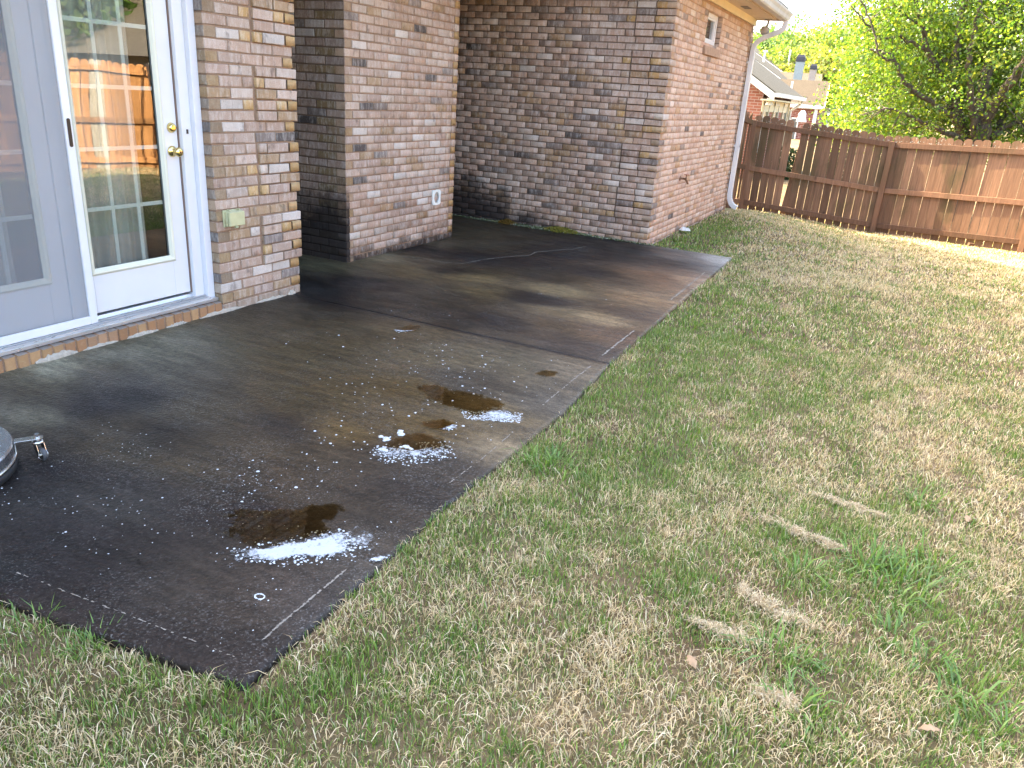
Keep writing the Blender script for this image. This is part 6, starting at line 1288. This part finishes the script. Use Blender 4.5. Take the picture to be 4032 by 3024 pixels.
chimney(2850 + 1365 / 4.148, 2850 + 1490 / 4.148, 150 + 510 / 4.148, 150 + 710 / 4.148, 72, M['ch2'], 'smaller beige grey chimney with a black metal cap', 0)
# house 4: brick house with white spouts right of house 2
ya = CAM.y + 66; A4 = lambda a, b_: unproj(2850 + a / 4.148, 150 + b_ / 4.148, 66)
pl0, pl1 = A4(1600, 1240), A4(1880, 1250)
h4 = empty('brick_house', (pl1.x, ya, GZ), 'low red brick house with a white downspout seen beside the pear tree', 'house', 'houses beyond the back fence'); H4 = Vector(h4.location)
def add4(b, nm, m, par=None, **k_):
    o = b.build(nm, m, par or h4, **k_); o.location = -H4 if par is None else (0, 0, 0); return o
b = MB(); b.box(pl0.x, pl1.x, ya, ya + 6, GZ - .3, pl0.z); add4(b, 'wall', M['redbrick'])
b = MB(); b.box(pl0.x - .3, pl1.x + .4, ya - .5, ya + 6, pl0.z + .002, pl0.z + .22); add4(b, 'fascia', M['trim'])
b = MB(); zt = A4(1700, 1150).z; b.add([(pl0.x - .3, ya - .55, pl0.z + .22), (pl1.x + .45, ya - .55, pl0.z + .22), (pl1.x + .45, ya + 6, pl0.z + .22), (pl0.x - .3, ya + 6, pl0.z + .22), (pl0.x + .2, ya + 2.8, zt + .25), (pl1.x - .5, ya + 2.8, zt + .25)], [(0, 1, 5, 4), (1, 2, 5), (2, 3, 4, 5), (3, 0, 4), (3, 2, 1, 0)]); add4(b, 'roof', M['roof1'])
b = MB(); a, c_, d = A4(1720, 1215), A4(1650, 1270), A4(1610, 1400); b.tube([(a.x, ya - .40, a.z), (a.x - .3, ya - .35, a.z - .12), (c_.x, ya - .12, c_.z), (d.x + .3, ya - .1, d.z), (d.x + .3, ya - .1, GZ)], .09, 8); add4(b, 'downspout', M['trim'])
w4 = A4(1690, 1340); win_y(add4, ya, w4.x, .55, GZ + .4, A4(1690, 1290).z); w4 = A4(1810, 1340); win_y(add4, ya, w4.x, .85, GZ + .4, A4(1810, 1275).z)
# garage further right
yg = CAM.y + 74; G4 = lambda a, b_: unproj(3200 + a / 2.659, b_ / 2.659, 74)
g0, g1 = G4(300, 1300), G4(640, 1290)
h5 = empty('garage', (g1.x, yg, GZ), 'pale garage with a greyish door glimpsed under the pear tree crown', 'garage'); H5 = Vector(h5.location)
b = MB(); b.box(g0.x, g1.x, yg, yg + 6, GZ - .3, G4(400, 1270).z); o = b.build('wall', simple('tan_siding', (.40, .33, .25), .8), h5); o.location = -H5
b = MB(); d0, d1_ = G4(360, 1320), G4(555, 1320); b.box(d0.x, d1_.x, yg - .06, yg - .002, GZ, G4(400, 1300).z); o = b.build('garage_door', simple('pale_door', (.50, .52, .50), .6), h5); o.location = -H5
b = MB(); zz = G4(400, 1268).z; b.add([(g0.x - .4, yg - .5, zz), (g1.x + .4, yg - .5, zz), (g1.x + .4, yg + 6.5, zz), (g0.x - .4, yg + 6.5, zz), (g0.x + 1, yg + 3, zz + .9), (g1.x - 1, yg + 3, zz + .9)], [(0, 1, 5, 4), (1, 2, 5), (2, 3, 4, 5), (3, 0, 4), (3, 2, 1, 0)]); o = b.build('roof', M['roof2'], h5); o.location = -H5
# house mirrored in the door glass: grey hipped roof beyond the right fence
h6 = empty('grey_house', (12.6, 10.5, -.65), 'house with a dark grey roof beyond the right fence, mirrored in the door glass', 'house')
b = MB(); b.box(-1.5, 7, -1.2, 9, -.3, 2.3); b.build('wall', simple('tan_render', (.34, .29, .22), .8), h6)
b = MB(); b.add([(-2.1, -1.8, 2.28), (7.6, -1.8, 2.28), (7.6, 9.6, 2.28), (-2.1, 9.6, 2.28), (2.7, 2.5, 4.3), (2.7, 5.5, 4.3)], [(0, 1, 4), (1, 2, 5, 4), (2, 3, 5), (3, 0, 4, 5), (3, 2, 1, 0)]); b.build('roof', M['shingle'], h6)
# dark shrubs seen through the gap in the fence
for i, (x, y) in enumerate(((0.7, 20.5), (1.9, 22.0))):
    t = empty('shrub', (x, y, -.66), ['dark shrub by the red brick wall, seen through the gap in the fence', 'low shrub behind the fence pickets'][i], 'shrub'); q = rng.normal(size=(1500, 3)); q /= np.linalg.norm(q, axis=1)[:, None]; leaves(q * np.array([.5, .5, .55]) * rng.random((1500, 1)) ** .4 + np.array([0, 0, .6]), .09, [(0.03, 0.06, 0.025), (0.045, 0.075, 0.03)], M['farleaf'], 'foliage', t)
    b = MB(); b.tube([(0, 0, -.05), (0, 0, .5)], .04, 6); b.build('stem', M['bark'], t)
